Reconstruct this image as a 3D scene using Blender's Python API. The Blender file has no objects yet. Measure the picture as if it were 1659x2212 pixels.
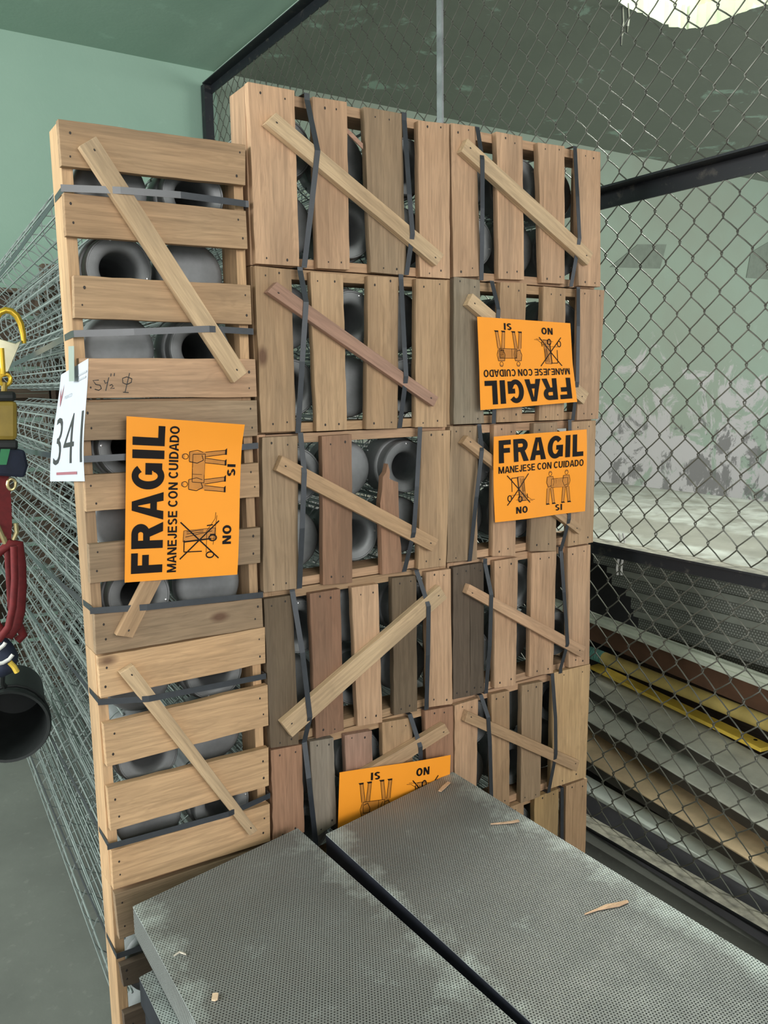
import bpy, bmesh, math, random
from mathutils import Vector, Matrix
random.seed(7)
SC = bpy.context.scene
COL = SC.collection

# ------------------------------------------------------------------ camera
IMG_W, IMG_H, FOC = 1659.0, 2212.0, 1800.0
CAM = Vector((0.0, -1.45, 1.35))
YAW, PITCH, ROLL = 0.572739765, 0.151888367, 0.0136482501
_f = Vector((math.sin(YAW) * math.cos(PITCH), math.cos(YAW) * math.cos(PITCH), -math.sin(PITCH)))
_r = Vector((math.cos(YAW), -math.sin(YAW), 0))
_d = _f.cross(_r)
RIGHT = math.cos(ROLL) * _r + math.sin(ROLL) * _d
DOWN = -math.sin(ROLL) * _r + math.cos(ROLL) * _d
cam_data = bpy.data.cameras.new('camera')
cam = bpy.data.objects.new('camera', cam_data)
COL.objects.link(cam)
cam_data.sensor_fit = 'HORIZONTAL'
cam_data.sensor_width = 36.0
cam_data.lens = FOC / IMG_W * 36.0
cam_data.clip_start = 0.02
cam.matrix_world = Matrix(((RIGHT.x, -DOWN.x, -_f.x, CAM.x), (RIGHT.y, -DOWN.y, -_f.y, CAM.y),
                           (RIGHT.z, -DOWN.z, -_f.z, CAM.z), (0, 0, 0, 1)))
SC.camera = cam
# ------------------------------------------------------------------ light and exposure
SC.view_settings.view_transform = 'Standard'
SC.view_settings.look = 'None'
SC.view_settings.gamma = 1.0
SC.view_settings.use_curve_mapping = False
SC.view_settings.exposure = 1.0
world = bpy.data.worlds.new('world')
SC.world = world
world.use_nodes = True
bg = world.node_tree.nodes['Background']
bg.inputs['Color'].default_value = (0.93, 0.98, 1.0, 1)
bg.inputs['Strength'].default_value = 0.60

def area(name, loc, target, sx, sy, power, color):
    d = bpy.data.lights.new(name, 'AREA')
    d.shape = 'RECTANGLE'; d.size = sx; d.size_y = sy; d.energy = power; d.color = color
    o = bpy.data.objects.new(name, d); COL.objects.link(o)
    o.location = loc
    o.rotation_euler = (Vector(target) - Vector(loc)).to_track_quat('-Z', 'Y').to_euler()
    return o
area('window_light_left', (-3.2, 0.4, 2.0), (0.6, 0.5, 1.0), 2.6, 1.8, 95, (0.97, 1.0, 0.97))
area('window_light_behind', (0.6, -4.6, 2.5), (0.9, 0.0, 0.9), 3.0, 1.6, 80, (1.0, 0.98, 0.94))
area('doorway_light_right', (6.6, -0.8, 1.7), (3.4, 2.9, 1.3), 2.0, 2.2, 60, (1.0, 1.0, 0.95))  # unseen fill added to brighten the store behind the fence
area('skylight_in_ceiling_hole', (3.45, 1.0, 4.2), (2.5, 0.2, 0.4), 1.4, 1.2, 250, (0.97, 1.0, 0.9))

# ------------------------------------------------------------------ helpers
def U(px, py, Y=0.0):
    d = RIGHT * ((px - IMG_W / 2) / FOC) + DOWN * ((py - IMG_H / 2) / FOC) + _f
    return CAM + d * ((Y - CAM.y) / d.y)
def UZ(px, py, z):
    d = RIGHT * ((px - IMG_W / 2) / FOC) + DOWN * ((py - IMG_H / 2) / FOC) + _f
    return CAM + d * ((z - CAM.z) / d.z)
def UX(px, py, x):
    d = RIGHT * ((px - IMG_W / 2) / FOC) + DOWN * ((py - IMG_H / 2) / FOC) + _f
    return CAM + d * ((x - CAM.x) / d.x)
VIEWS = {'a': (1.9988, 0, 0), 'b': (2.0012, 830, 0), 'c': (2.765, 0, 560), 'd': (3.318, 520, 540),
         'e': (4.1475, 950, 560), 'g': (4.1475, 940, 880), 'h': (3.318, 520, 900), 'i': (2.6758, 0, 1100),
         'j': (2.6758, 0, 1600), 'k': (3.6867, 550, 1220), 'l': (3.2528, 950, 1150), 'p': (1, 0, 0)}
def PX(v, x, y):
    s, ox, oy = VIEWS[v]
    return (ox + x / s, oy + y / s)

class MB:
    """collects shapes and links them as one mesh object"""
    def __init__(self):
        self.v, self.f, self.m = [], [], []
    def add(self, vs, fs, mi=0):
        n = len(self.v)
        self.v += [Vector(p) for p in vs]
        for f in fs:
            self.f.append([i + n for i in f]); self.m.append(mi)
    def prism(self, quad, back, mi=0):
        """front outline (counter-clockwise seen from the front) swept by the vector back"""
        n = len(quad)
        vs = [Vector(q) for q in quad] + [Vector(q) + back for q in quad]
        fs = [list(range(n)), list(range(2 * n - 1, n - 1, -1))]
        for i in range(n):
            j = (i + 1) % n
            fs.append([j, i, n + i, n + j])
        self.add(vs, fs, mi)
    def box(self, a, b, mi=0):
        x0, y0, z0 = a; x1, y1, z1 = b
        self.prism([(x0, y0, z0), (x1, y0, z0), (x1, y0, z1), (x0, y0, z1)], Vector((0, y1 - y0, 0)), mi)
    def tube(self, pts, r, n=6, closed=False, mi=0, caps=True):
        pts = [Vector(p) for p in pts]
        m = len(pts); rings = []
        prev = None
        for i, p in enumerate(pts):
            if closed: t = pts[(i + 1) % m] - pts[i - 1]
            else: t = pts[min(i + 1, m - 1)] - pts[max(i - 1, 0)]
            t.normalize()
            if prev is None:
                u = t.orthogonal().normalized()
            else:
                u = prev - t * prev.dot(t)
                u = u.normalized() if u.length > 1e-6 else t.orthogonal().normalized()
            prev = u
            w = t.cross(u)
            rr = r[i] if isinstance(r, (list, tuple)) else r
            rings.append([p + (u * math.cos(2 * math.pi * k / n) + w * math.sin(2 * math.pi * k / n)) * rr for k in range(n)])
        vs = [q for ring in rings for q in ring]; fs = []
        for i in range(m if closed else m - 1):
            j = (i + 1) % m
            for k in range(n):
                k2 = (k + 1) % n
                fs.append([i * n + k, i * n + k2, j * n + k2, j * n + k])
        if caps and not closed:
            fs.append(list(range(n - 1, -1, -1))); fs.append([(m - 1) * n + k for k in range(n)])
        self.add(vs, fs, mi)
    def lathe(self, prof, n=32, mi=0, org=(0, 0, 0)):
        """profile of (radius, y) spun around the Y axis"""
        ox, oy, oz = org
        vs, fs = [], []
        for r, y in prof:
            for k in range(n):
                a = 2 * math.pi * k / n
                vs.append((ox + r * math.cos(a), oy + y, oz + r * math.sin(a)))
        for i in range(len(prof) - 1):
            for k in range(n):
                k2 = (k + 1) % n
                fs.append([i * n + k, (i + 1) * n + k, (i + 1) * n + k2, i * n + k2])
        self.add(vs, fs, mi)
    def ribbon(self, pts, width_vec, thick_vec, mi=0):
        """flat band: pts run along it, width_vec and thick_vec may be one vector or one per point"""
        n = len(pts); vs = []; fs = []
        for i, p in enumerate(pts):
            w = width_vec[i] if isinstance(width_vec, list) else width_vec
            t = thick_vec[i] if isinstance(thick_vec, list) else thick_vec
            p = Vector(p)
            vs += [p - w * .5, p + w * .5, p + w * .5 + t, p - w * .5 + t]
        for i in range(n - 1):
            a, b = i * 4, (i + 1) * 4
            for k in range(4):
                k2 = (k + 1) % 4
                fs.append([a + k, a + k2, b + k2, b + k])
        fs.append([0, 3, 2, 1]); e = (n - 1) * 4; fs.append([e, e + 1, e + 2, e + 3])
        self.add(vs, fs, mi)
    def build(self, name, mats, parent=None, origin=None, smooth=False, color=None, bevel=0.0):
        if origin is None:
            if parent is not None: origin = parent.matrix_basis.translation.copy()
            else:
                xs = [v.x for v in self.v]; ys = [v.y for v in self.v]; zs = [v.z for v in self.v]
                origin = Vector(((min(xs) + max(xs)) / 2, (min(ys) + max(ys)) / 2, min(zs)))
        origin = Vector(origin)
        me = bpy.data.meshes.new(name)
        me.from_pydata([tuple(v - origin) for v in self.v], [], self.f)
        if not isinstance(mats, (list, tuple)): mats = [mats]
        for m in mats: me.materials.append(m)
        me.polygons.foreach_set('material_index', self.m)
        if smooth: me.polygons.foreach_set('use_smooth', [True] * len(self.f))
        me.update()
        bm = bmesh.new(); bm.from_mesh(me)
        bmesh.ops.recalc_face_normals(bm, faces=bm.faces)
        bm.to_mesh(me); bm.free()
        o = bpy.data.objects.new(name, me); COL.objects.link(o)
        if parent is not None:
            o.parent = parent
            o.location = origin - parent.matrix_basis.translation
        else: o.location = origin
        if color: o.color = (*color, 1)
        if bevel:
            b = o.modifiers.new('bevel', 'BEVEL'); b.width = bevel; b.segments = 2; b.limit_method = 'ANGLE'
        if smooth:
            try:
                me.set_sharp_from_angle(angle=math.radians(40))
            except Exception: pass
        return o

def tag(o, label=None, cat=None, group=None, kind=None):
    if label: o['label'] = label
    if cat: o['category'] = cat
    if group: o['group'] = group
    if kind: o['kind'] = kind
    return o
def thing(name, loc, label, cat, group=None):
    o = bpy.data.objects.new(name, None); COL.objects.link(o)
    o.location = loc; o.empty_display_size = .05
    return tag(o, label, cat, group)

# ------------------------------------------------------------------ materials
class NT:
    def __init__(self, name):
        self.mat = bpy.data.materials.new(name); self.mat.use_nodes = True
        self.t = self.mat.node_tree; self.b = self.t.nodes['Principled BSDF']
        self.out = self.t.nodes['Material Output']
    def n(self, typ, **kw):
        nd = self.t.nodes.new(typ)
        for k, v in kw.items():
            if k in ('inputs',):
                for a, b in v.items(): nd.inputs[a].default_value = b
            else: setattr(nd, k, v)
        return nd
    def l(self, a, b): self.t.links.new(a, b)
    def math(self, op, a, b=None, c=None):
        nd = self.n('ShaderNodeMath', operation=op)
        for i, x in enumerate((a, b, c)):
            if x is None: continue
            if isinstance(x, (int, float)): nd.inputs[i].default_value = x
            else: self.l(x, nd.inputs[i])
        return nd.outputs[0]
    def mix(self, fac, a, b, blend='MIX'):
        nd = self.n('ShaderNodeMix', data_type='RGBA', blend_type=blend)
        for i, x in ((0, fac), (6, a), (7, b)):
            if isinstance(x, (int, float)): nd.inputs[i].default_value = x
            elif isinstance(x, tuple): nd.inputs[i].default_value = x if len(x) == 4 else (*x, 1)
            else: self.l(x, nd.inputs[i])
        return nd.outputs[2]
    def ramp(self, fac, stops):
        nd = self.n('ShaderNodeValToRGB')
        el = nd.color_ramp.elements
        while len(el) < len(stops): el.new(.5)
        for e, (p, c) in zip(el, stops):
            e.position = p; e.color = (c, c, c, 1) if isinstance(c, (int, float)) else (*c, 1)
        self.l(fac, nd.inputs[0])
        return nd.outputs[0]
    def noise(self, vec, scale, detail=4, rough=.55, dist=0):
        nd = self.n('ShaderNodeTexNoise')
        nd.inputs['Scale'].default_value = scale; nd.inputs['Detail'].default_value = detail
        nd.inputs['Roughness'].default_value = rough; nd.inputs['Distortion'].default_value = dist
        if vec is not None: self.l(vec, nd.inputs['Vector'])
        return nd.outputs[0]
    def coords(self, scale=(1, 1, 1), rnd=True):
        tc = self.n('ShaderNodeTexCoord')
        v = tc.outputs['Object']
        if rnd:
            oi = self.n('ShaderNodeObjectInfo')
            sc = self.n('ShaderNodeVectorMath', operation='SCALE')
            sc.inputs[0].default_value = (37.0, 53.0, 71.0)
            self.l(oi.outputs['Random'], sc.inputs['Scale'])
            ad = self.n('ShaderNodeVectorMath', operation='ADD')
            self.l(v, ad.inputs[0]); self.l(sc.outputs[0], ad.inputs[1]); v = ad.outputs[0]
        mp = self.n('ShaderNodeVectorMath', operation='MULTIPLY')
        self.l(v, mp.inputs[0]); mp.inputs[1].default_value = scale
        return mp.outputs[0]
    def set(self, col=None, rough=None, metal=None, spec=None):
        for k, v in (('Base Color', col), ('Roughness', rough), ('Metallic', metal), ('Specular IOR Level', spec)):
            if v is None: continue
            if isinstance(v, tuple): v = v if len(v) == 4 else (*v, 1)
            if isinstance(v, (int, float, tuple)): self.b.inputs[k].default_value = v
            else: self.l(v, self.b.inputs[k])
        return self
    def bump(self, h, strength=.3, dist=.002):
        b = self.n('ShaderNodeBump'); b.inputs['Strength'].default_value = strength; b.inputs['Distance'].default_value = dist
        self.l(h, b.inputs['Height']); self.l(b.outputs[0], self.b.inputs['Normal'])

def wood(name, along):
    m = NT(name)
    s = [1, 1, 1]; s[along] = .045
    v = m.coords(tuple(s))
    s2 = [1, 1, 1]; s2[along] = .12
    v2 = m.coords(tuple(s2)); v3 = m.coords()
    oi = m.n('ShaderNodeObjectInfo')
    g1 = m.noise(v, 150, 5, .65, .4)                      # fine fibres
    g2 = m.noise(v2, 32, 3, .5, 1.3)                      # growth rings
    rings = m.math('SINE', m.math('MULTIPLY', g2, 42.0))
    f1 = m.ramp(g1, [(.25, .68), (.7, 1.10)])
    c = m.mix(1.0, oi.outputs['Color'], f1, 'MULTIPLY')
    f2 = m.ramp(m.math('MULTIPLY_ADD', rings, .5, .5), [(.0, .86), (.6, 1.03)])
    c = m.mix(.55, c, m.mix(1.0, c, f2, 'MULTIPLY'))
    st = m.ramp(m.noise(v2, 9, 5, .6, .5), [(.48, 0.0), (.78, .62)])
    c = m.mix(st, c, (.115, .085, .06))                     # dirt smears
    st2 = m.ramp(m.noise(v3, 5, 3, .5), [(.35, .0), (.7, .35)])
    c = m.mix(st2, c, m.mix(1.0, c, (.70, .60, .52), 'MULTIPLY'))
    s3 = [1, 1, 1]; s3[along] = .55
    vo = m.n('ShaderNodeTexVoronoi', feature='F1'); vo.inputs['Scale'].default_value = 6.5
    m.l(m.coords(tuple(s3)), vo.inputs['Vector'])
    kn = m.ramp(vo.outputs['Distance'], [(.035, .8), (.085, 0.0)])
    c = m.mix(kn, c, (.10, .045, .028))                     # knots
    m.set(c, .72, 0, .25)
    m.bump(m.math('ADD', g1, m.math('MULTIPLY', rings, .12)), .35, .0012)
    return m.mat
WOOD_X, WOOD_Y, WOOD_Z = wood('wood_grain_x', 0), wood('wood_grain_y', 1), wood('wood_grain_z', 2)

def simple(name, col, rough=.6, metal=0.0, var=.15, scale=20, spec=.5, bump=0.0):
    m = NT(name)
    n = m.noise(m.coords(), scale, 5, .6)
    f = m.ramp(n, [(.3, 1 - var), (.7, 1 + var * .6)])
    m.set(m.mix(1.0, col, f, 'MULTIPLY'), rough, metal, spec)
    if bump: m.bump(n, bump, .002)
    return m.mat
NAIL = simple('nail_iron', (.035, .028, .025), .6, .4)
STRAP = simple('strap_black_plastic', (.030, .034, .042), .36, 0, .2, 60, .8)
GALV = simple('galvanised_sheet', (.225, .232, .236), .58, .3, .28, 14, .5, .1)
GALV_LIGHT = simple('bright_galvanised_sheet', (.42, .425, .43), .42, .55, .25, 25)
CAGE_WIRE = simple('cage_wire', (.30, .34, .325), .5, .25, .25, 8)
RIVET = simple('rivet_steel', (.75, .75, .75), .3, .8)
FENCE_WIRE = simple('fence_wire', (.125, .125, .105), .42, .45, .4, 6)
BAR_STEEL = simple('bare_steel_bar', (.42, .43, .45), .42, .6, .4, 12)
ORANGE = simple('orange_paper', (.94, .325, .022), .62, 0, .035, 9, .3)
INK = simple('black_ink', (.007, .005, .005), .6, 0, .1, 20, .15)
INK_SOFT = simple('brown_tone_ink', (.55, .20, .02), .6, 0, .2)
WHITE_PAPER = simple('white_paper', (.55, .575, .65), .6, 0, .03)
GREY_INK = simple('grey_ink', (.03, .03, .032), .6, 0, .05)
PALE_INK = simple('pale_grey_ink', (.42, .43, .47), .6, 0, .05)
RED_INK = simple('red_ink', (.34, .12, .15), .6, 0, .05)
TAPE = simple('grey_green_tape', (.33, .38, .34), .5, 0, .08)
YELLOW_METAL = simple('yellow_anodised', (.80, .50, .045), .32, .55, .1)
CREAM_METAL = simple('zinc_yellow_plate', (.72, .68, .48), .35, .6, .15)
BRASS = simple('brass', (.60, .50, .26), .35, .8, .2)
GOLD_CLOTH = simple('gold_vinyl', (.33, .22, .035), .5, 0, .2)
NAVY = simple('navy_cloth', (.012, .017, .040), .75, 0, .3, 40)
BLACK_RUBBER = simple('black_rubber', (.014, .016, .016), .55, 0, .3, 30)
GREEN_LABEL = simple('green_label', (.03, .24, .09), .5, 0, .15)
RED_WEB = simple('red_webbing', (.15, .009, .011), .75, 0, .25, 80)
WHITE_WEB = simple('white_webbing', (.75, .73, .70), .7, 0, .1)
YELLOW_PIPE = simple('yellow_pipe', (.64, .48, .15), .5, 0, .28, 9)
YELLOW_PAINT = simple('yellow_paint', (.90, .62, .09), .45, 0, .18, 12)
TEAL = simple('teal_hose', (.12, .33, .27), .5, 0, .15)
CREAM_PAINT = simple('cream_paint', (.60, .63, .52), .55, 0, .2, 10)
GREY_BOARD = simple('weathered_grey_board', (.58, .58, .50), .7, 0, .22, 10)
TAN_BOARD = simple('tan_board', (.72, .54, .34), .7, 0, .3, 8)
EDGE = simple('dark_board_edge', (.05, .042, .032), .7, 0, .3, 12)  # dark strip that paints shade onto the board fronts
BROWN_PAINT = simple('brown_beam', (.10, .045, .022), .6, 0, .35, 10)
WHITE_PAINT = simple('white_channel', (.80, .85, .79), .5, 0, .12, 8)

def frame_steel():
    m = NT('black_angle_iron')
    n = m.noise(m.coords(), 26, 5, .65)
    base = m.mix(m.ramp(n, [(.58, 0.0), (.74, .7)]), (.011, .013, .017), (.10, .09, .075))
    g = m.n('ShaderNodeNewGeometry')
    sp = m.n('ShaderNodeSeparateXYZ'); m.l(g.outputs['True Normal'], sp.inputs[0])
    up = m.math('GREATER_THAN', sp.outputs[2], .8)
    d = m.math('MULTIPLY', up, m.ramp(n, [(.30, .35), (.62, .95)]))
    m.set(m.mix(d, base, (.34, .32, .26)), .5, 0, .4)           # settled dust on the flange
    return m.mat
FRAME = frame_steel()

def perforated(name, pitch, hole, base, dusty, see=True, side=False, dots=None):
    m = NT(name)
    tc = m.n('ShaderNodeTexCoord'); v = tc.outputs['Object']
    if side:
        sx = m.n('ShaderNodeSeparateXYZ'); m.l(v, sx.inputs[0]); cx = m.n('ShaderNodeCombineXYZ')
        m.l(sx.outputs[1], cx.inputs[0]); m.l(sx.outputs[2], cx.inputs[1]); v = cx.outputs[0]
    def lattice(off):
        a = m.n('ShaderNodeVectorMath', operation='MULTIPLY_ADD')
        m.l(v, a.inputs[0]); a.inputs[1].default_value = (1 / pitch, 1 / (pitch * 1.732), 0); a.inputs[2].default_value = (off + 500, off + 500, 0)
        b = m.n('ShaderNodeVectorMath', operation='FRACTION'); m.l(a.outputs[0], b.inputs[0])
        c = m.n('ShaderNodeVectorMath', operation='SUBTRACT'); m.l(b.outputs[0], c.inputs[0]); c.inputs[1].default_value = (.5, .5, 0)
        d = m.n('ShaderNodeVectorMath', operation='MULTIPLY'); m.l(c.outputs[0], d.inputs[0]); d.inputs[1].default_value = (1, 1.732, 0)
        e = m.n('ShaderNodeVectorMath', operation='LENGTH'); m.l(d.outputs[0], e.inputs[0])
        return e.outputs['Value']
    dist = m.math('MINIMUM', lattice(0.0), lattice(.5))
    mask = m.math('LESS_THAN', dist, hole)
    g = m.n('ShaderNodeNewGeometry')
    sp = m.n('ShaderNodeSeparateXYZ'); m.l(g.outputs['True Normal'], sp.inputs[0])
    flat = m.math('GREATER_THAN', m.math('ABSOLUTE', sp.outputs[0 if side else 2]), .7)
    mask = m.math('MULTIPLY', mask, flat)
    vr = m.coords()
    xs = m.n('ShaderNodeSeparateXYZ'); m.l(tc.outputs['Object'], xs.inputs[0])
    er = m.n('ShaderNodeMapRange', interpolation_type='SMOOTHSTEP'); m.l(m.math('ABSOLUTE', xs.outputs[0]), er.inputs[0])
    er.inputs[1].default_value = .11; er.inputs[2].default_value = .185; er.inputs[3].default_value = -.06; er.inputs[4].default_value = .17
    n1 = m.noise(vr, 3.2, 5, .6); n2 = m.noise(vr, 11, 6, .7)
    c = m.mix(m.ramp(n1, [(.33, 0.0), (.70, .8)]), base, tuple(x * 1.35 for x in base))
    n3 = n2 if side else m.math('ADD', n2, er.outputs[0])
    c = m.mix(m.ramp(n3, [(.54, 0.0), (.80, dusty)]), c, (.58, .64, .62))      # chalky dust marks
    if dots: c = m.mix(mask, c, dots)
    m.set(c, .42, .45, .5)
    m.l(m.ramp(n2, [(.3, .45), (.8, .68)]), m.b.inputs['Roughness'])
    if see:
        tr = m.n('ShaderNodeBsdfTransparent'); mx = m.n('ShaderNodeMixShader')
        m.l(mask, mx.inputs[0]); m.l(m.b.outputs[0], mx.inputs[1]); m.l(tr.outputs[0], mx.inputs[2])
        m.l(mx.outputs[0], m.out.inputs['Surface'])
    return m.mat
PERF = perforated('perforated_sheet', .0052, .255, (.215, .225, .22), .8)
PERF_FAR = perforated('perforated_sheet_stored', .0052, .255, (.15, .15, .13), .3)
PERF_SIDE = perforated('perforated_flange', .0052, .255, (.25, .255, .245), .5, True, True)
TRAY_SIDE = perforated('bumpy_tray_side', .0095, .27, (.125, .13, .112), .1, False, True, (.36, .37, .33))  # pale dots paint the light showing through the holes
TRAY_LIP = simple('tray_lip_steel', (.225, .235, .20), .55, .2, .2, 10)
DARK_FLANGE = simple('dark_painted_flange', (.020, .022, .032), .45, .2, .3, 15)  # dark tray sides, their shadow put into the colour

def plaster(name, cols, split_x=None, patches=True):
    m = NT(name)
    tc = m.n('ShaderNodeTexCoord'); v = tc.outputs['Object']
    n1 = m.noise(v, .9, 5, .6, .3); n2 = m.noise(v, 4.5, 6, .65, .4); n3 = m.noise(v, 60, 3, .5)
    c = m.mix(m.ramp(n1, [(.38, 0.0), (.66, 1.0)]), cols[0], cols[1])
    if split_x is not None:
        sp = m.n('ShaderNodeSeparateXYZ'); m.l(v, sp.inputs[0])
        k = m.math('GREATER_THAN', sp.outputs[0], split_x)
        c = m.mix(k, c, m.mix(m.ramp(n1, [(.3, 0.0), (.7, 1.0)]), cols[2], cols[3]))
    if patches:
        c = m.mix(m.ramp(n2, [(.60, 0.0), (.66, .55)]), c, tuple(min(1, x * 1.25 + .03) for x in cols[0]))
    m.set(c, .85, 0, .2)
    m.bump(m.math('ADD', m.math('MULTIPLY', n2, 1.0), m.math('MULTIPLY', n3, .25)), .25, .008)
    return m

# ------------------------------------------------------------------ room shell
CEIL, WALL_Y = 2.968, 2.90
m = NT('concrete_floor')
_v = m.coords(rnd=False)
_n = m.noise(_v, 2.2, 6, .6); _n2 = m.noise(_v, 40, 4, .6)
_c = m.mix(m.ramp(_n, [(.3, 0.0), (.7, 1.0)]), (.135, .138, .125), (.205, .21, .188))
_c = m.mix(m.ramp(_n2, [(.60, 0.0), (.75, .25)]), _c, (.36, .36, .32))
m.set(_c, .7, 0, .35); m.bump(_n2, .15, .003)
mb = MB(); mb.box((-4.5, -6, -.12), (8, WALL_Y + .2, 0)); tag(mb.build('floor', m.mat), kind='structure')

mw = plaster('green_wall_plaster', [(.235, .355, .285), (.265, .385, .31)])
_v = mw.n('ShaderNodeTexCoord').outputs['Object']
_sp = mw.n('ShaderNodeSeparateXYZ'); mw.l(_v, _sp.inputs[0])
_old = mw.b.inputs['Base Color'].links[0].from_socket
_peel = mw.noise(_v, 2.6, 7, .7, .8)
_far = mw.math('GREATER_THAN', _sp.outputs[0], 1.8)
_bz = mw.n('ShaderNodeMapRange'); mw.l(_sp.outputs[2], _bz.inputs[0])
_bz.inputs[1].default_value = .7; _bz.inputs[2].default_value = 1.9; _bz.inputs[3].default_value = .16; _bz.inputs[4].default_value = -.12
_pk = mw.math('ADD', _peel, _bz.outputs[0])
_c1 = mw.mix(mw.math('MULTIPLY', _far, mw.ramp(mw.noise(_v, .8, 4, .6), [(.3, .55), (.6, .95)])), _old, (.21, .245, .195))
_c2 = mw.mix(mw.math('MULTIPLY', _far, mw.ramp(_pk, [(.56, 0.0), (.60, .9)])), _c1, (.36, .35, .345))
_c3 = mw.mix(mw.math('MULTIPLY', _far, mw.ramp(mw.math('ADD', mw.noise(_v, 3.3, 6, .7, .5), _bz.outputs[0]), [(.66, 0.0), (.70, .8)])), _c2, (.10, .10, .095))
mw.l(_c3, mw.b.inputs['Base Color'])
mb = MB(); mb.box((-4.5, WALL_Y, 0), (8, WALL_Y + .2, CEIL + .3)); tag(mb.build('wall_back', mw.mat, origin=(0, WALL_Y, 0)), kind='structure')

mc = plaster('ceiling_plaster', [(.24, .36, .285), (.28, .40, .32), (.15, .175, .14), (.18, .205, .165)], 1.80)  # darker tones past the fence put its weaker light into the colour
bm = bmesh.new()
hole = [(2.62, .55), (2.70, .92), (2.86, 1.17), (2.97, 1.232), (3.08, 1.236), (3.16, 1.255), (3.25, 1.252), (3.34, 1.268), (3.42, 1.252),
        (3.475, 1.215), (3.50, 1.13), (3.498, 1.03), (3.52, .90), (3.50, .62), (3.25, .45), (2.9, .42)]
# hole outline with ragged plaster edges
rag = []
rr = random.Random(3)
for i in range(len(hole)):
    a, b = Vector(hole[i]), Vector(hole[(i + 1) % len(hole)])
    for k in range(4):
        p = a.lerp(b, k / 4); rag.append((p.x + rr.uniform(-.009, .009), p.y + rr.uniform(-.009, .009)))
# the hole outline was taken on the plane z = 2.95
zs = (CEIL - CAM.z) / (2.95 - CAM.z)
rag = [(CAM.x + (x - CAM.x) * zs, CAM.y + (y - CAM.y) * zs) for x, y in rag]
outer = [(-4.5, -6), (8, -6), (8, WALL_Y + .2), (-4.5, WALL_Y + .2)]
for z in (CEIL,):
    loops = []
    for lp in (outer, rag):
        vs = [bm.verts.new((x, y, z)) for x, y in lp]
        es = [bm.edges.new((vs[i], vs[(i + 1) % len(vs)])) for i in range(len(vs))]
        loops.append((vs, es))
    bmesh.ops.triangle_fill(bm, use_beauty=True, edges=loops[0][1] + loops[1][1])
    inner = loops[1][0]
    up = [bm.verts.new((v.co.x, v.co.y, CEIL + .10)) for v in inner]
    for i in range(len(inner)):
        j = (i + 1) % len(inner); bm.faces.new((inner[i], inner[j], up[j], up[i]))
bmesh.ops.recalc_face_normals(bm, faces=bm.faces)
me = bpy.data.meshes.new('ceiling'); bm.to_mesh(me); bm.free(); me.materials.append(mc.mat)
o = bpy.data.objects.new('ceiling', me); COL.objects.link(o); tag(o, kind='structure')
# pale shaft above the hole
ms = NT('pale_shaft_plaster'); _n = ms.noise(ms.coords(), 5, 5, .65)
ms.set(ms.mix(ms.ramp(_n, [(.52, 0.0), (.72, .7)]), (.55, .58, .42), (.32, .21, .13)), .9, 0, .1)
mb = MB()
mb.box((2.0, 2.05, CEIL + .10), (4.8, 2.15, 4.6)); mb.box((4.7, 0, CEIL + .10), (4.8, 2.1, 4.6)); mb.box((1.9, 0, CEIL + .10), (2.0, 2.1, 4.6))
mb.box((1.9, -.1, CEIL + .10), (4.8, 0, 4.6)); mb.box((1.9, -.1, 4.6), (4.8, 2.15, 4.7))
tag(mb.build('wall_upper', ms.mat), kind='structure')
mb = MB(); mb.tube([(1.80, y, CEIL + .001 + .002 * math.sin(y * 9)) for y in [-.4 + .1 * i for i in range(34)]], .009, 6)
tag(mb.build('trim_1', simple('plaster_seam', (.36, .46, .39), .85)), kind='structure')
for k, pts in enumerate(([(1318, 577), (1378, 528), (1440, 528), (1426, 580)], [(1612, 600), (1622, 545), (1700, 500), (1700, 606)])):
    mb = MB(); mb.prism([U(x, y, WALL_Y - .004) for x, y in pts][::1], Vector((0, .02, 0)))
    tag(mb.build('trim_%d' % (k + 2), simple('cement_patch', (.135, .165, .13), .85)), kind='structure')  # thin dark slab paints the shadow of a niche in the wall
# torn cords hanging at the hole edge
mb = MB()
for px0, py0, px1, py1 in ((1344, 14, 1338, 95), (1356, 18, 1347, 58)):
    p = UZ(px0, py0, CEIL); q = Vector((p.x, p.y, p.z - (.16 if py1 > 80 else .10)))
    mb.tube([p + Vector((0, 0, .02)), p.lerp(q, .4) + Vector((.008, 0, 0)), p.lerp(q, .75), q], [.005, .006, .008, .004], 6)
tag(mb.build('torn_cord', BLACK_RUBBER), 'black torn cord dangling from the ragged hole in the ceiling', 'cord')

# ------------------------------------------------------------------ chain-link fence
XF = 1.75
FY0, FY1 = -1.1, 2.84
RZ = [.055, .893, 1.825, 2.858]
fence = thing('chain_link_fence', (XF, .9, 0), 'dark chain-link fence in a black angle-iron frame beside the right crate stack', 'fence')
def angle_rail(z, w=.046):
    mb = MB(); mb.box((XF - .004, FY0, z - w / 2), (XF + .002, FY1, z + w / 2)); mb.box((XF - .05, FY0, z + w / 2 - .005), (XF - .004, FY1, z + w / 2))
    return mb
for z in RZ: angle_rail(z).build('rail', FRAME, fence)
for y0 in (FY0 - .045, FY1):
    mb = MB(); mb.box((XF - .04, y0, 0), (XF + .005, y0 + .045, RZ[-1] + .023)); mb.build('post', FRAME, fence)
pb = UX(956, 130, XF)
mb = MB(); mb.box((XF - .012, pb.y - .012, RZ[2]), (XF - .005, pb.y + .016, RZ[3])); mb.build('flat_bar', BAR_STEEL, fence)
mb = MB(); mb.box((XF - .012, pb.y - .012, RZ[0]), (XF - .005, pb.y + .016, RZ[2])); mb.build('flat_bar', FRAME, fence)
PY, PZ = .0785, .0855
nw = int((FY1 - FY0) / (PY / 2))
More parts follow.
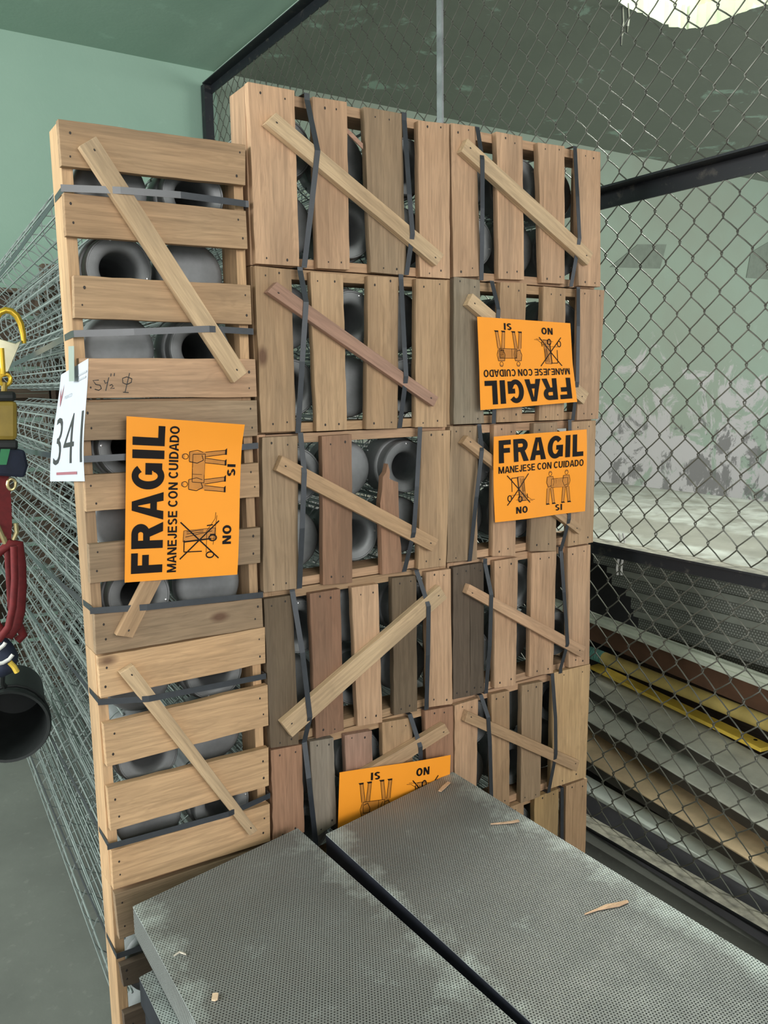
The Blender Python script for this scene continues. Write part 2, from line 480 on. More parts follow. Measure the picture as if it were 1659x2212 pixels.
for b in range(3):
    z0, z1 = RZ[b] + .018, RZ[b + 1] - .018
    mb = MB(); rw = .0018
    rb = random.Random(b)
    for i in range(nw):
        yl, yr = FY0 + i * PY / 2 - rw * .9, FY0 + (i + 1) * PY / 2 + rw * .9
        pts = []
        ph = (i % 2)
        k = 0; z = z0 - (PZ / 2 if ph else 0)
        while z < z1 + PZ:
            right = (k % 2 == 1)
            y = yr if right else yl
            yn = yl if right else yr
            d_in = rw * (1 if right else -1); d_out = -d_in
            jy = rb.uniform(-.0012, .0012)
            pts.append((XF + d_in, y + jy, z - .0035)); pts.append((XF + d_out, y + jy, z + .0035))
            zc = z + PZ / 4
            pts.append((XF + d_out, y + (yn - y) * .5, zc + .0010 * (1 if not right else -1)))
            z += PZ / 2; k += 1
        pts = [p for p in pts if z0 - .02 <= p[2] <= z1 + .02]
        mb.tube(pts, rw, 5, caps=False)
    mb.build('wire_mesh', FENCE_WIRE, fence, smooth=True)

# ------------------------------------------------------------------ crates of filter cages
LX, MX, RX = (.335, .6505), (.660, 1.109), (1.113, 1.5615)
LZ = [CAM.z + 1.45 * k for k in (.2925, -.0125, -.319, -.627, -.930)]
MZ = [CAM.z + 1.45 * k for k in (.3672, .1517, -.0630, -.2755, -.4990, -.7130, -.930)]
LEN = 2.36
DRIFT = .052
PINE, TANW, OLD, REDW, GREYW, DARKW, PALE, PINK = ((.56, .355, .22), (.46, .30, .175), (.35, .245, .155), (.36, .20, .125),
                                               (.25, .205, .16), (.12, .088, .064), (.60, .43, .265), (.44, .26, .19))
LIGHTP = (.62, .40, .225)
SLAT_T, FR_D = .016, .068
def shade(c, r):
    k = r.uniform(.92, 1.08); return tuple(x * k for x in c)

def quad_px(v, q, Y):
    return [U(*PX(v, x, y), Y) for x, y in q]

def add_slat(root, front, horizontal, color, nails=True, name='slat', rnd=random):
    """front: TL, TR, BR, BL corners in the world on the slat face"""
    tl, tr, br, bl = front
    mb = MB()
    # ragged sawn ends and slightly wavy edges
    if horizontal:
        n = 10
        top = [tl.lerp(tr, i / n) for i in range(n + 1)]; bot = [bl.lerp(br, i / n) for i in range(n + 1)]
        for lst in (top, bot):
            for p in lst[1:-1]: p.z += rnd.uniform(-.0008, .0008)
        ring = bot + top[::-1]
    else:
        n = 10
        lf = [tl.lerp(bl, i / n) for i in range(n + 1)]; rt = [tr.lerp(br, i / n) for i in range(n + 1)]
        for lst in (lf, rt):
            for p in lst[1:-1]: p.x += rnd.uniform(-.0009, .0009)
        ring = lf + rt[::-1]
    mb.prism(ring, Vector((0, SLAT_T, 0)))
    if nails:
        c = sum((Vector(q) for q in front), Vector()) / 4
        for e0, e1 in (((tl, bl), (tr, br)) if horizontal else ((tl, tr), (bl, br))):
            if True:
                mid0 = e0.lerp(e1, rnd.uniform(.2, .35)); mid1 = e0.lerp(e1, rnd.uniform(.65, .8))
                for p in (mid0, mid1):
                    d = (c - p); d.y = 0
                    if horizontal: d = Vector((d.x, 0, 0))
                    else: d = Vector((0, 0, d.z))
                    p = p + d.normalized() * rnd.uniform(.008, .018)
                    r = rnd.uniform(.0016, .0026)
                    mb.prism([(p.x + r * math.cos(t * math.pi / 3), p.y - .0006, p.z + 1.3 * r * math.sin(t * math.pi / 3)) for t in range(6)], Vector((0, .002, 0)), 1)
    return mb.build(name, [WOOD_X if horizontal else WOOD_Z, NAIL], root, origin=sum((Vector(q) for q in front), Vector()) / 4, color=shade(color, rnd), bevel=.0012)

def add_brace(root, front, color, T=.017):
    tl, tr, br, bl = [Vector(p) for p in front]
    c = (tl + tr + br + bl) / 4
    ax = ((tr + br) / 2 - (tl + bl) / 2).normalized() if ((tr + br) / 2 - (tl + bl) / 2).length > ((tl + tr) / 2 - (bl + br) / 2).length else ((bl + br) / 2 - (tl + tr) / 2).normalized()
    ang = math.atan2(-ax.z, ax.x)
    R = Matrix.Rotation(ang, 4, 'Y'); Ri = R.inverted()
    mb = MB()
    loc = [Ri @ (p - c) for p in (tl, tr, br, bl)]
    mb.prism(loc[::-1], Vector((0, T, 0)))
    rb = random.Random(int(abs(c.x * 1000)))
    for s in (-1, 1):
        L = max(p.x for p in loc) - .016
        p = Vector((s * L, -.0006, rb.uniform(-.004, .004)))
        mb.prism([(p.x + .0028 * math.cos(t * math.pi / 3), p.y, p.z + .0018 * math.sin(t * math.pi / 3)) for t in range(6)], Vector((0, .002, 0)), 1)
    o = mb.build('brace', [WOOD_X, NAIL], None, origin=(0, 0, 0), color=color, bevel=.0012)
    o.parent = root
    o.location = c - root.location; o.rotation_euler = (0, ang, 0)
    return o

def add_strap(root, pts, horizontal, x0, x1, z0, z1, w=.0112):
    """pts: front path (pixel) in world on the slat plane; the band then runs round the whole bundle"""
    T = .0008
    mb = MB(); P = []; Wv = []; Tv = []
    def put(p, wv, tv): P.append(Vector(p)); Wv.append(wv); Tv.append(tv)
    n = len(pts)
    if horizontal:
        wv = Vector((0, 0, w))
        zb = pts[0].z; za = pts[-1].z
        yb = FR_D + SLAT_T + LEN
        put((x0 + .1 + DRIFT * LEN, yb + .1, zb - .02), wv, Vector((0, T, 0)))
        put((x0 - .002 + DRIFT * LEN, yb + .1, zb - .02), wv, Vector((-T, T, 0)))
        for k in range(1, 8):
            y = yb * (1 - k / 8)
            put((x0 - .004 + DRIFT * y * .8, y, zb - .035 * math.sin(math.pi * k / 8)), wv, Vector((-T, 0, 0)))
        put((x0 - .0012, .02, zb), wv, Vector((-T, 0, 0))); put((x0 - .0012, -.0012, zb), wv, Vector((-T, -T, 0)))
        for p in pts: put(p, wv, Vector((0, -T, 0)))
        put((x1 + .0012, pts[-1].y, za), wv, Vector((T, -T, 0))); put((x1 + .0012, .08, za), wv, Vector((T, 0, 0)))
    else:
        wv = Vector((w, 0, 0))
        xa, xb = pts[0].x, pts[-1].x
        put((xa + .03, 1.2, z1 + .0005), wv, Vector((0, 0, T))); put((xa, .08, z1 + .0005), wv, Vector((0, 0, T)))
        put((xa, pts[0].y, z1 + .0005), wv, Vector((0, -T, T)))
        for p in pts: put(p, wv, Vector((0, -T, 0)))
        put((xb, pts[-1].y, z0 + .0005), wv, Vector((0, -T, -T))); put((xb, .08, z0 + .0005), wv, Vector((0, 0, -T)))
    mb.ribbon(P, Wv, Tv)
    return mb.build('strap', STRAP, root)

def crate(col, row, label, slats, braces=(), straps=(), colors=(), horizontal=False, x=None, z=None, side=PINE, extra=None):
    (x0, x1), z1, z0 = x, z[row], z[row + 1]
    z0 += .0012; rnd = random.Random(row * 31 + int(x0 * 100))
    root = thing('slatted_crate', ((x0 + x1) / 2, 0.05, z0), label, 'crate', 'stacked wooden crates of filter cages')
    ya, yb = SLAT_T, SLAT_T + FR_D
    t = .018
    fc = lambda: shade(side, rnd)
    for (a, b, w_) in (((x0, ya, z0), (x0 + t, yb, z1), WOOD_Z), ((x1 - t, ya, z0), (x1, yb, z1), WOOD_Z)):
        mb = MB(); mb.box(a, b); mb.build('frame_board', w_, root, origin=a, color=fc(), bevel=.001)
    for (a, b) in (((x0 + t, ya, z1 - t - .002), (x1 - t, yb, z1 - .001)), ((x0 + t, ya, z0), (x1 - t, yb, z0 + t))):
        mb = MB(); mb.box(a, b); mb.build('frame_board', WOOD_X, root, origin=a, color=fc(), bevel=.001)
    # far-end frame, coloured dark to put shade behind the cages; slats block wall light
    yo = yb + LEN; dx = DRIFT * LEN
    mb = MB()
    mb.box((x0 + dx, yo, z0), (x0 + dx + t, yo + .07, z1)); mb.box((x1 + dx - t, yo, z0), (x1 + dx, yo + .07, z1))
    mb.box((x0 + dx + t, yo, z0), (x1 + dx - t, yo + .07, z0 + t)); mb.box((x0 + dx + t, yo, z1 - t), (x1 + dx - t, yo + .07, z1))
    for k in range(4):
        if horizontal:
            zz = z0 + (z1 - z0) * (k + .05) / 4; mb.box((x0 + dx, yo + .07, zz), (x1 + dx, yo + .086, zz + .09))
        else:
            xx = x0 + (x1 - x0) * (k + .05) / 4; mb.box((xx + dx, yo + .07, z0), (xx + dx + .09, yo + .086, z1))
    mb.build('rear_frame', WOOD_X, root, color=DARKW)
    for i, s in enumerate(slats):
        v, q = s
        if len(q) != 4: continue
        add_slat(root, quad_px(v, q, 0), horizontal, colors[i % len(colors)], rnd=rnd)
    for v, q, c in braces: add_brace(root, quad_px(v, q, -.017), c)
    for v, q in straps:
        ps = []
        for j, (a, b) in enumerate(q):
            p = U(*PX(v, a, b), -.0012)
            if len(q) > 2 and 0 < j < len(q) - 1: p = U(*PX(v, a, b), -.0186)
            ps.append(p)
        add_strap(root, ps, horizontal, x0, x1, z0, z1)
    if extra: extra(root)
    return root

def default_v(x, z, row, n=4):
    """slats of a crate standing behind the panels, given in the world"""
    return None

# --- left stack, slats lying across
def left_notes(root):
    # pencilled note on the lowest slat: 5 1/2" and a diameter sign
    def ink(pts, w=3.2):
        mb = MB()
        ps = [U(*PX('c', a, b), -.0004) for a, b in pts]
        mb.tube(ps, .0011, 5)
        return mb
    mb = MB()
    for pts in ([(590, 722), (556, 724), (572, 748), (598, 752), (606, 772), (590, 783), (566, 776)], [(622, 722), (630, 742), (640, 735)], [(650, 706), (632, 786)],
                [(655, 754), (668, 748), (676, 757), (660, 772), (684, 770)], [(664, 682), (662, 700)], [(684, 680), (682, 698)],
                [(758, 702), (732, 712), (734, 738), (758, 748), (784, 736), (788, 714), (758, 702)], [(774, 680), (748, 792)], [(735, 794), (768, 796)]):
        mb.tube([U(*PX('c', a, b), -.0003) for a, b in pts], .0008, 5)
    tag(mb.build('handwriting', GREY_INK, root), "handwritten 5 1/2 inch diameter mark in dark pencil")
crate('L', 0, 'pale crate topmost in the left stack, slats across and 5 1/2" pencilled on it',
      [('a', [(250, 513), (1060, 625), (1060, 800), (265, 715)]), ('a', [(275, 830), (1062, 910), (1070, 1075), (285, 1018)]),
       ('c', [(440, 95), (1497, 155), (1505, 390), (445, 350)]), ('c', [(470, 590), (1525, 597), (1535, 822), (480, 830)])],
      [('a', [(343, 630), (415, 588), (1060, 1632 - 60), (980, 1632 - 5)], PALE)] if False else
      [('p', [(172, 315), (208, 294), (535, 804), (506, 827)], PALE)],
      [('a', [(262, 812), (520, 822), (780, 842), (1060, 880)]), ('c', [(440, 445), (800, 434), (1250, 416), (1510, 432)])],
      [TANW, TANW, TANW, PINE], True, LX, LZ, LIGHTP, left_notes)
crate('L', 1, 'crate second from the top of the left stack, behind the sideways orange sign',
      [('c', [(485, 852), (1535, 842), (1540, 1055), (490, 1085)]), ('c', [(505, 1290), (1545, 1215), (1550, 1420), (515, 1510)]),
       ('i', [(513, 205), (1505, 105), (1505, 310), (522, 430)]), ('i', [(545, 610), (1515, 515), (1522, 682), (555, 842)])],
      [('p', [(486, 915), (516, 920), (287, 1378), (251, 1373)], TANW)],
      [('c', [(495, 1195), (900, 1172), (1542, 1113)]), ('i', [(520, 588), (850, 566), (1520, 494)])],
      [OLD, TANW, OLD, OLD], True, LX, LZ, TANW)
crate('L', 2, 'fresh yellow pine crate third from the top of the left stack, striped grain slats',
      [('i', [(565, 855), (1532, 682), (1535, 890), (582, 1095)]), ('i', [(597, 1245), (1548, 1015), (1553, 1250), (618, 1490)]),
       ('j', [(620, 275), (1553, 40), (1555, 260), (640, 525)]), ('j', [(643, 640), (1560, 365), (1563, 580), (655, 862)])],
      [('p', [(259, 1455), (289, 1437), (557, 1794), (540, 1806)], PALE)],
      [('i', [(565, 1115), (860, 1096), (1537, 964)]), ('j', [(620, 615), (1320, 424), (1556, 318)])],
      [LIGHTP], True, LX, LZ, LIGHTP)
crate('L', 3, 'lowest crate of the left stack, splintered slat ends beside the left panel pile',
      [('j', [(662, 890), (1571, 598), (1575, 815), (690, 1152)]), ('j', [(695, 1308), (1575, 960), (1580, 1170), (715, 1425)]),
       ('j', [(715, 1585), (1580, 1240), (1585, 1450), (735, 1790)]), ('j', [(740, 1960), (1590, 1560), (1595, 1790), (760, 2190)])],
      [], [('j', [(692, 1240), (1100, 1100), (1575, 880)])], [OLD, DARKW, DARKW, TANW], True, LX, LZ, LIGHTP)

# --- middle stack, slats upright
crate('M', 0, 'topmost crate of the middle stack, standing highest of all, with a splinter between its slats',
      [('a', [(1070, 352), (1272, 390), (1292, 1150), (1105, 1138)]), ('a', [(1350, 416), (1498, 440), (1510, 1165), (1372, 1158)]),
       ('p', [(786, 230), (868, 245), (878, 595), (802, 588)]), ('p', [(904, 260), (971, 267), (972, 602), (908, 598)])],
      [('p', [(573, 266), (597, 243), (960, 550), (943, 574)], PALE)],
      [('p', [(663, 216), (686, 325), (672, 450), (657, 576)]), ('p', [(873, 260), (884, 420), (891, 505), (878, 592)])],
      [PINE, PINE, OLD, PINE], False, MX, MZ, PINE)
crate('M', 1, 'crate second from the top of the middle stack, with a rough reddish brace',
      [('d', [(100, 112), (362, 140), (398, 1298), (148, 1310)]), ('d', [(500, 155), (735, 175), (762, 1290), (545, 1300)]),
       ('d', [(915, 185), (1130, 195), (1128, 1280), (900, 1285)]), ('d', [(1258, 205), (1482, 215), (1478, 1270), (1252, 1272)])],
      [('d', [(192, 300), (262, 228), (1418, 1055), (1385, 1122)], PINK)],
      [('d', [(425, 148), (468, 372), (440, 800), (410, 1308)]), ('d', [(1148, 210), (1172, 700), (1185, 905), (1138, 1275)])],
      [TANW], False, MX, MZ, TANW)
def broken(root):
    poly = [(1055, 338), (1070, 395), (1066, 445), (1102, 462), (1128, 470), (1132, 640), (1140, 860), (1150, 930), (1157, 1112), (1015, 1132), (1010, 900), (1000, 620), (1014, 520), (1020, 432), (1042, 400)]
    mb = MB(); mb.prism([U(*PX('h', a, b), 0) for a, b in poly][::-1], Vector((0, SLAT_T, 0)))
    tag(mb.build('broken_slat', [WOOD_Z, NAIL], root, color=REDW), 'reddish slat snapped off to a jagged point')
crate('M', 2, 'crate third from the top of the middle stack, with a broken jagged reddish slat',
      [('h', [(155, 150), (410, 136), (412, 1232), (165, 1262)]), ('h', [(583, 140), (797, 126), (800, 1190), (592, 1208)]),
       ('h', [(1300, 105), (1510, 96), (1470, 1070), (1272, 1095)])],
      [('h', [(255, 387), (300, 280), (1420, 880), (1374, 968)], TANW)],
      [('h', [(428, 128), (455, 400), (440, 800), (420, 1225)]), ('h', [(1284, 97), (1262, 500), (1240, 830), (1172, 1105)])],
      [OLD, REDW, TANW], False, MX, MZ, PINE, broken)
crate('M', 3, 'crate fourth from the top of the middle stack, brace rising to the right',
      [('k', [(75, 275), (305, 242), (352, 1430), (130, 1462)]), ('k', [(440, 232), (683, 192), (712, 1320), (490, 1385)]),
       ('k', [(775, 182), (985, 152), (1018, 1255), (822, 1288)]), ('k', [(1097, 107), (1290, 86), (1295, 1165), (1112, 1200)]), ('k', [(1367, 60), (1563, 32), (1575, 1110), (1390, 1135)])],
      [('k', [(213, 1258), (1477, 168), (1535, 266), (302, 1374)], PALE)],
      [('k', [(300, 212), (380, 700), (440, 1215), (392, 1420)]), ('k', [(1290, 52), (1385, 330), (1380, 720), (1368, 1130)])],
      [(.16, .115, .075), (.25, .135, .085), PINE, (.15, .108, .07), PINE], False, MX, MZ, TANW)
crate('M', 4, 'crate fifth from the top of the middle stack, partly behind the lowest orange sign',
      [('k', [(130, 1480), (378, 1432), (398, 2130), (150, 2230)]), ('k', [(440, 1410), (630, 1377), (652, 2060), (490, 2170)]),
       ('k', [(720, 1360), (935, 1322), (950, 2020), (745, 2060)]), ('k', [(1017, 1257), (1255, 1217), (1262, 1960), (1035, 2000)]), ('k', [(1357, 1165), (1580, 1125), (1585, 1890), (1375, 1930)])],
      [('k', [(740, 1720), (1515, 1266), (1557, 1340), (800, 1820)], TANW)],
      [('k', [(395, 1405), (430, 1700), (485, 2195)]), ('k', [(1235, 1192), (1320, 1450), (1330, 1960)])],
      [REDW, (.30, .255, .205), PINK, TANW, REDW], False, MX, MZ, TANW)
crate('R', 0, 'topmost crate of the right stack, lowest cage mouth beside its first slat',
      [('b', [(288, 531), (395, 547), (418, 1195), (300, 1197)]), ('b', [(485, 568), (598, 590), (605, 1210), (496, 1206)]),
       ('b', [(665, 615), (780, 632), (780, 1228), (682, 1222)]), ('b', [(836, 641), (935, 657), (935, 1240), (841, 1235)])],
      [('p', [(997, 327), (1011, 299), (1282, 546), (1270, 573)], PALE)],
      [('b', [(402, 553), (424, 690), (424, 900), (420, 1190)]), ('b', [(824, 640), (835, 850), (844, 1030), (808, 1232)])],
      [PINE], False, RX, MZ, PINE)
crate('R', 1, 'crate second from the top of the right stack, behind the upside-down orange sign',
      [('e', [(130, 155), (360, 186), (398, 1470), (130, 1480)]), ('e', [(545, 205), (780, 212), (735, 1455), (512, 1462)]),
       ('e', [(930, 242), (1130, 262), (1110, 1440), (890, 1447)]), ('e', [(1255, 264), (1478, 277), (1420, 1430), (1230, 1442)])],
      [('e', [(248, 408), (297, 305), (1338, 1200), (1290, 1300)], PALE)],
      [('e', [(465, 200), (525, 450), (505, 900), (482, 1470)]), ('e', [(1240, 268), (1240, 600), (1232, 1100), (1190, 1445)])],
      [(.29, .235, .17), TANW, TANW, PINE], False, RX, MZ, TANW)
crate('R', 2, 'crate third from top in the right stack, behind the upright orange sign',
      [('g', [(135, 172), (385, 166), (376, 1365), (106, 1392)]), ('g', [(530, 157), (725, 147), (720, 1330), (516, 1335)]),
       ('g', [(887, 142), (1095, 132), (1085, 1288), (852, 1290)]), ('g', [(1222, 130), (1440, 117), (1416, 1210), (1190, 1248)])],
      [('g', [(243, 322), (297, 252), (1322, 1068), (1292, 1138)], TANW)],
      [('g', [(395, 168), (418, 390), (370, 800), (308, 1378)]), ('g', [(1205, 120), (1208, 500), (1200, 1000), (1118, 1305)])],
      [OLD, PINE, OLD, TANW], False, RX, MZ, PINE)
crate('R', 3, 'crate fourth from the top of the right stack, with a nearly black stained slat',
      [('l', [(95, 247), (212, 227), (215, 1150), (95, 1175)]), ('l', [(213, 227), (308, 213), (312, 1122), (216, 1150)]), ('l', [(385, 202), (550, 176), (535, 1075), (385, 1096)]),
       ('l', [(647, 146), (820, 132), (797, 990), (630, 1015)]), ('l', [(900, 111), (1060, 86), (1052, 925), (908, 952)])],
      [('l', [(188, 430), (212, 365), (1027, 805), (996, 880)], PINE)],
      [('l', [(318, 222), (362, 440), (350, 800), (325, 1110)]), ('l', [(850, 115), (872, 420), (898, 780), (848, 955)])],
      [DARKW, (.10, .075, .055), PINE, PINE, PINE], False, RX, MZ, PINE)
crate('R', 4, 'crate fifth from top in the right stack, right slat wide with dark knot',
      [('l', [(107, 1217), (270, 1167), (258, 1790), (105, 1830)]), ('l', [(362, 1140), (490, 1112), (490, 1920), (372, 1950)]),
       ('l', [(580, 1077), (725, 1047), (705, 1860), (568, 1905)]), ('l', [(805, 987), (1058, 926), (1027, 1720), (782, 1800)])],
      [('l', [(178, 1332), (200, 1258), (985, 1605), (962, 1682)], TANW)],
      [('l', [(287, 1142), (340, 1300), (352, 1500), (362, 1880)]), ('l', [(790, 992), (812, 1300), (815, 1560), (766, 1812)])],
      [PINE, TANW, OLD, (.55, .37, .20)], False, RX, MZ, PINE)
# lowest crates, mostly hidden by the panels: regular slats
def low_crate(x, label, cols, strap_at):
    (x0, x1), z1, z0 = x, MZ[5], MZ[6]
    rt = crate('low', 5, label, [], [], [], [PINE], False, x, MZ, TANW)
    rnd = random.Random(5)
    edges = [(0, .115), (.135, .225), (.262, .345), (.372, x1 - x0)]
    for (a, b), c in zip(edges, cols):
        add_slat(rt, [Vector((x0 + a, 0, z1)), Vector((x0 + b, 0, z1)), Vector((x0 + b, 0, z0 + .002)), Vector((x0 + a, 0, z0 + .002))], False, c, rnd=rnd)
    for sx in strap_at:
        add_strap(rt, [Vector((x0 + sx, -.0012, z1 - .002)), Vector((x0 + sx + .004, -.0012, z0 + .15)), Vector((x0 + sx, -.0012, z0 + .004))], False, x0, x1, z0, z1)
low_crate(MX, 'lowest crate of the middle stack, glimpsed in the dark gap between the panel piles', [REDW, TANW, PINE, PINE], (.125,))
low_crate(RX, 'lowest crate of the right stack, cut off by the right panel pile', [PINE, TANW, (.46, .31, .15), TANW], (.355,))
# splinter wedged between two slats of the top middle crate
mb = MB(); a, b = U(742, 274, .004), U(784, 316, -.004)
mb.ribbon([a, a.lerp(b, .6), b], Vector((0, 0, .010)), Vector((0, .003, 0)))
tag(mb.build('wood_splinter', WOOD_X, color=PINK), 'pinkish wood splinter stuck between slats near the top of the middle stack', 'splinter')

# ------------------------------------------------------------------ filter cages
CR = .0655
def cage_meshes():
    mb = MB()
    L0, L1, nl = .115, LEN, 12
    rw = .0019
    for k in range(nl):
        a = 2 * math.pi * (k + .3) / nl
        mb.tube([(CR * math.cos(a), y, CR * math.sin(a)) for y in (L0 - .03, L0 + .7, L0 + 1.4, L1)], rw, 5)
    y = L0
    while y < L1:
        mb.tube([(CR * math.cos(2 * math.pi * k / 20), y, CR * math.sin(2 * math.pi * k / 20)) for k in range(20)], rw * .9, 4, True)
        y += .135
    wire = mb
    ven = MB()
    ven.lathe([(.0640, .100), (.0640, .046), (.0632, .042), (.0610, .040), (.0580, .040), (.0572, .036), (.0572, .018), (.0565, .0135), (.0548, .0115), (.0530, .0115),
               (.0522, .0135), (.0480, .0138), (.0420, .0145), (.0370, .0160), (.0335, .0195), (.0312, .0255), (.0302, .036), (.0298, .09), (.0296, .36), (.0001, .36)], 40)
    cap = MB()
    cap.lathe([(.0001, .0300), (.050, .0300), (.0575, .0320), (.0620, .0365), (.0636, .044), (.0636, .056), (.0650, .058), (.0636, .060), (.0636, .095)], 36)
    rv = MB(); rv.lathe([(.0001, -.0016), (.0022, -.0010), (.0028, .0012)], 8)
    return wire, ven, cap, rv
_w, _v2, _c2m, _rv = cage_meshes()
def protomesh(mb, name, mat, smooth=True):
    o = mb.build(name, mat, origin=(0, 0, 0), smooth=smooth); me = o.data
    bpy.data.objects.remove(o); return me
ME_WIRE = protomesh(_w, 'wire_basket', CAGE_WIRE)
ME_VEN = protomesh(_v2, 'venturi_mouth', GALV)
ME_CAP = protomesh(_c2m, 'end_cap', GALV)
ME_RIV = protomesh(_rv, 'rivet', RIVET)
def child(name, me, parent, loc=(0, 0, 0)):
    o = bpy.data.objects.new(name, me); COL.objects.link(o); o.parent = parent; o.location = loc; return o
ORD = ['topmost', 'second', 'third', 'fourth', 'fifth', 'lowest']
rc = random.Random(11)
def cages(stack, row, x, z, pattern):
    (x0, x1), z1, z0 = x, z[row], z[row + 1]
    t = .019
    nr, nc = len(pattern), len(pattern[0])
    for i in range(nr):
        for j in range(nc):
            kind = pattern[i][j]
            cx = x0 + t + (x1 - x0 - 2 * t) * (j + .5) / nc + .002
            cz = z1 - t - (z1 - z0 - 2 * t) * (i + .5) / nr
            vert = {2: ['upper', 'lower'], 3: ['upper', 'middle', 'lower']}[nr][i]
            hori = {2: ['left', 'right'], 3: ['left', 'centre', 'right']}[nc][j]
            n_rows = len(z) - 1
            which = 'topmost' if row == 0 else ('lowest' if row == n_rows - 1 else ORD[row] + '-highest')
            end = 'open flared mouth' if kind == 'V' else 'closed round end'
            root = thing('filter_cage', (cx, .022 + (rc.uniform(0, .012) if kind == 'V' else rc.uniform(0, .03)), cz),
                         'wire filter cage with %s, %s %s in %s crate of %s stack' % (end, vert, hori, which, stack), 'filter cage', 'steel filter cages packed in the crates')
            root.rotation_euler = (rc.uniform(-.004, .004), rc.uniform(-1, 1) * .5, -DRIFT + rc.uniform(-.004, .004))
            child('wire_basket', ME_WIRE, root)
            if kind == 'V':
                v = child('venturi_mouth', ME_VEN, root)
                a0 = rc.uniform(0, 2)
                for k in range(3):
                    a = a0 + k * 2.094
                    child('rivet', ME_RIV, v, (.0500 * math.cos(a), .0130, .0500 * math.sin(a)))
            else:
                child('end_cap', ME_CAP, root)
A3, B3 = ['VPV', 'PVP'], ['PVP', 'VPV']
for row, pat in enumerate((['PV', 'VP', 'PV'], ['VP', 'PV', 'VP'], ['PV', 'VP', 'PV'], ['VP', 'PV', 'VP'])):
    cages('left', row, LX, LZ, pat)
for row, pat in enumerate((['VPV', 'PVP'], B3, A3, A3, B3, A3)):
    cages('middle', row, MX, MZ, pat)
for row, pat in enumerate((B3, A3, A3, B3, A3, B3)):
    cages('right', row, RX, MZ, pat)

# ------------------------------------------------------------------ paper signs
def text_uv(s, u0, u1, v0, v1, bold, out, key, space=1.0):
    cu = bpy.data.curves.new('t', 'FONT'); cu.body = s; cu.offset = bold; cu.space_character = space; cu.resolution_u = 3
    o = bpy.data.objects.new('t', cu); COL.objects.link(o)
    dg = bpy.context.evaluated_depsgraph_get()
    me = bpy.data.meshes.new_from_object(o.evaluated_get(dg))
    bm = bmesh.new(); bm.from_mesh(me)
    bmesh.ops.remove_doubles(bm, verts=bm.verts, dist=1e-5)
    xs = [v.co.x for v in bm.verts]; ys = [v.co.y for v in bm.verts]
    ax, bx, ay, by = min(xs), max(xs), min(ys), max(ys)
    for v in bm.verts:
        v.co = Vector((u0 + (u1 - u0) * (v.co.x - ax) / (bx - ax), v0 + (v1 - v0) * (v.co.y - ay) / (by - ay), 0))
    bmesh.ops.triangulate(bm, faces=bm.faces)
    for _ in range(3):
        es = [e for e in bm.edges if e.calc_length() > .05]
        if not es: break
        bmesh.ops.subdivide_edges(bm, edges=es, cuts=1); bmesh.ops.triangulate(bm, faces=bm.faces)
    bm.verts.index_update()
    out.setdefault(key, []).append(([(v.co.x, v.co.y) for v in bm.verts], [[v.index for v in f.verts] for f in bm.faces]))
    bm.free(); bpy.data.objects.remove(o); bpy.data.curves.remove(cu); bpy.data.meshes.remove(me)
def poly_uv(pts, out, key): out.setdefault(key, []).append((list(pts), [list(range(len(pts)))]))
def line_uv(pts, w, out, key, asp=.774):
    """stroke of width w (in u) along pts"""
    for (a, b), (c, d) in zip(pts[:-1], pts[1:]):
        n = max(1, int(math.hypot(c - a, d - b) / .06))
        dx, dy = c - a, (d - b) * asp; L = math.hypot(dx, dy) or 1
        nx, ny = -dy / L * w / 2, dx / L * w / 2 / asp
        for k in range(n):
            p0 = (a + (c - a) * k / n, b + (d - b) * k / n); p1 = (a + (c - a) * (k + 1) / n, b + (d - b) * (k + 1) / n)
            poly_uv([(p0[0] + nx, p0[1] + ny), (p0[0] - nx, p0[1] - ny), (p1[0] - nx, p1[1] - ny), (p1[0] + nx, p1[1] + ny)], out, key)
def ell(cx, cy, rx, ry, n=14): return [(cx + rx * math.cos(2 * math.pi * k / n), cy + ry * math.sin(2 * math.pi * k / n)) for k in range(n + 1)]

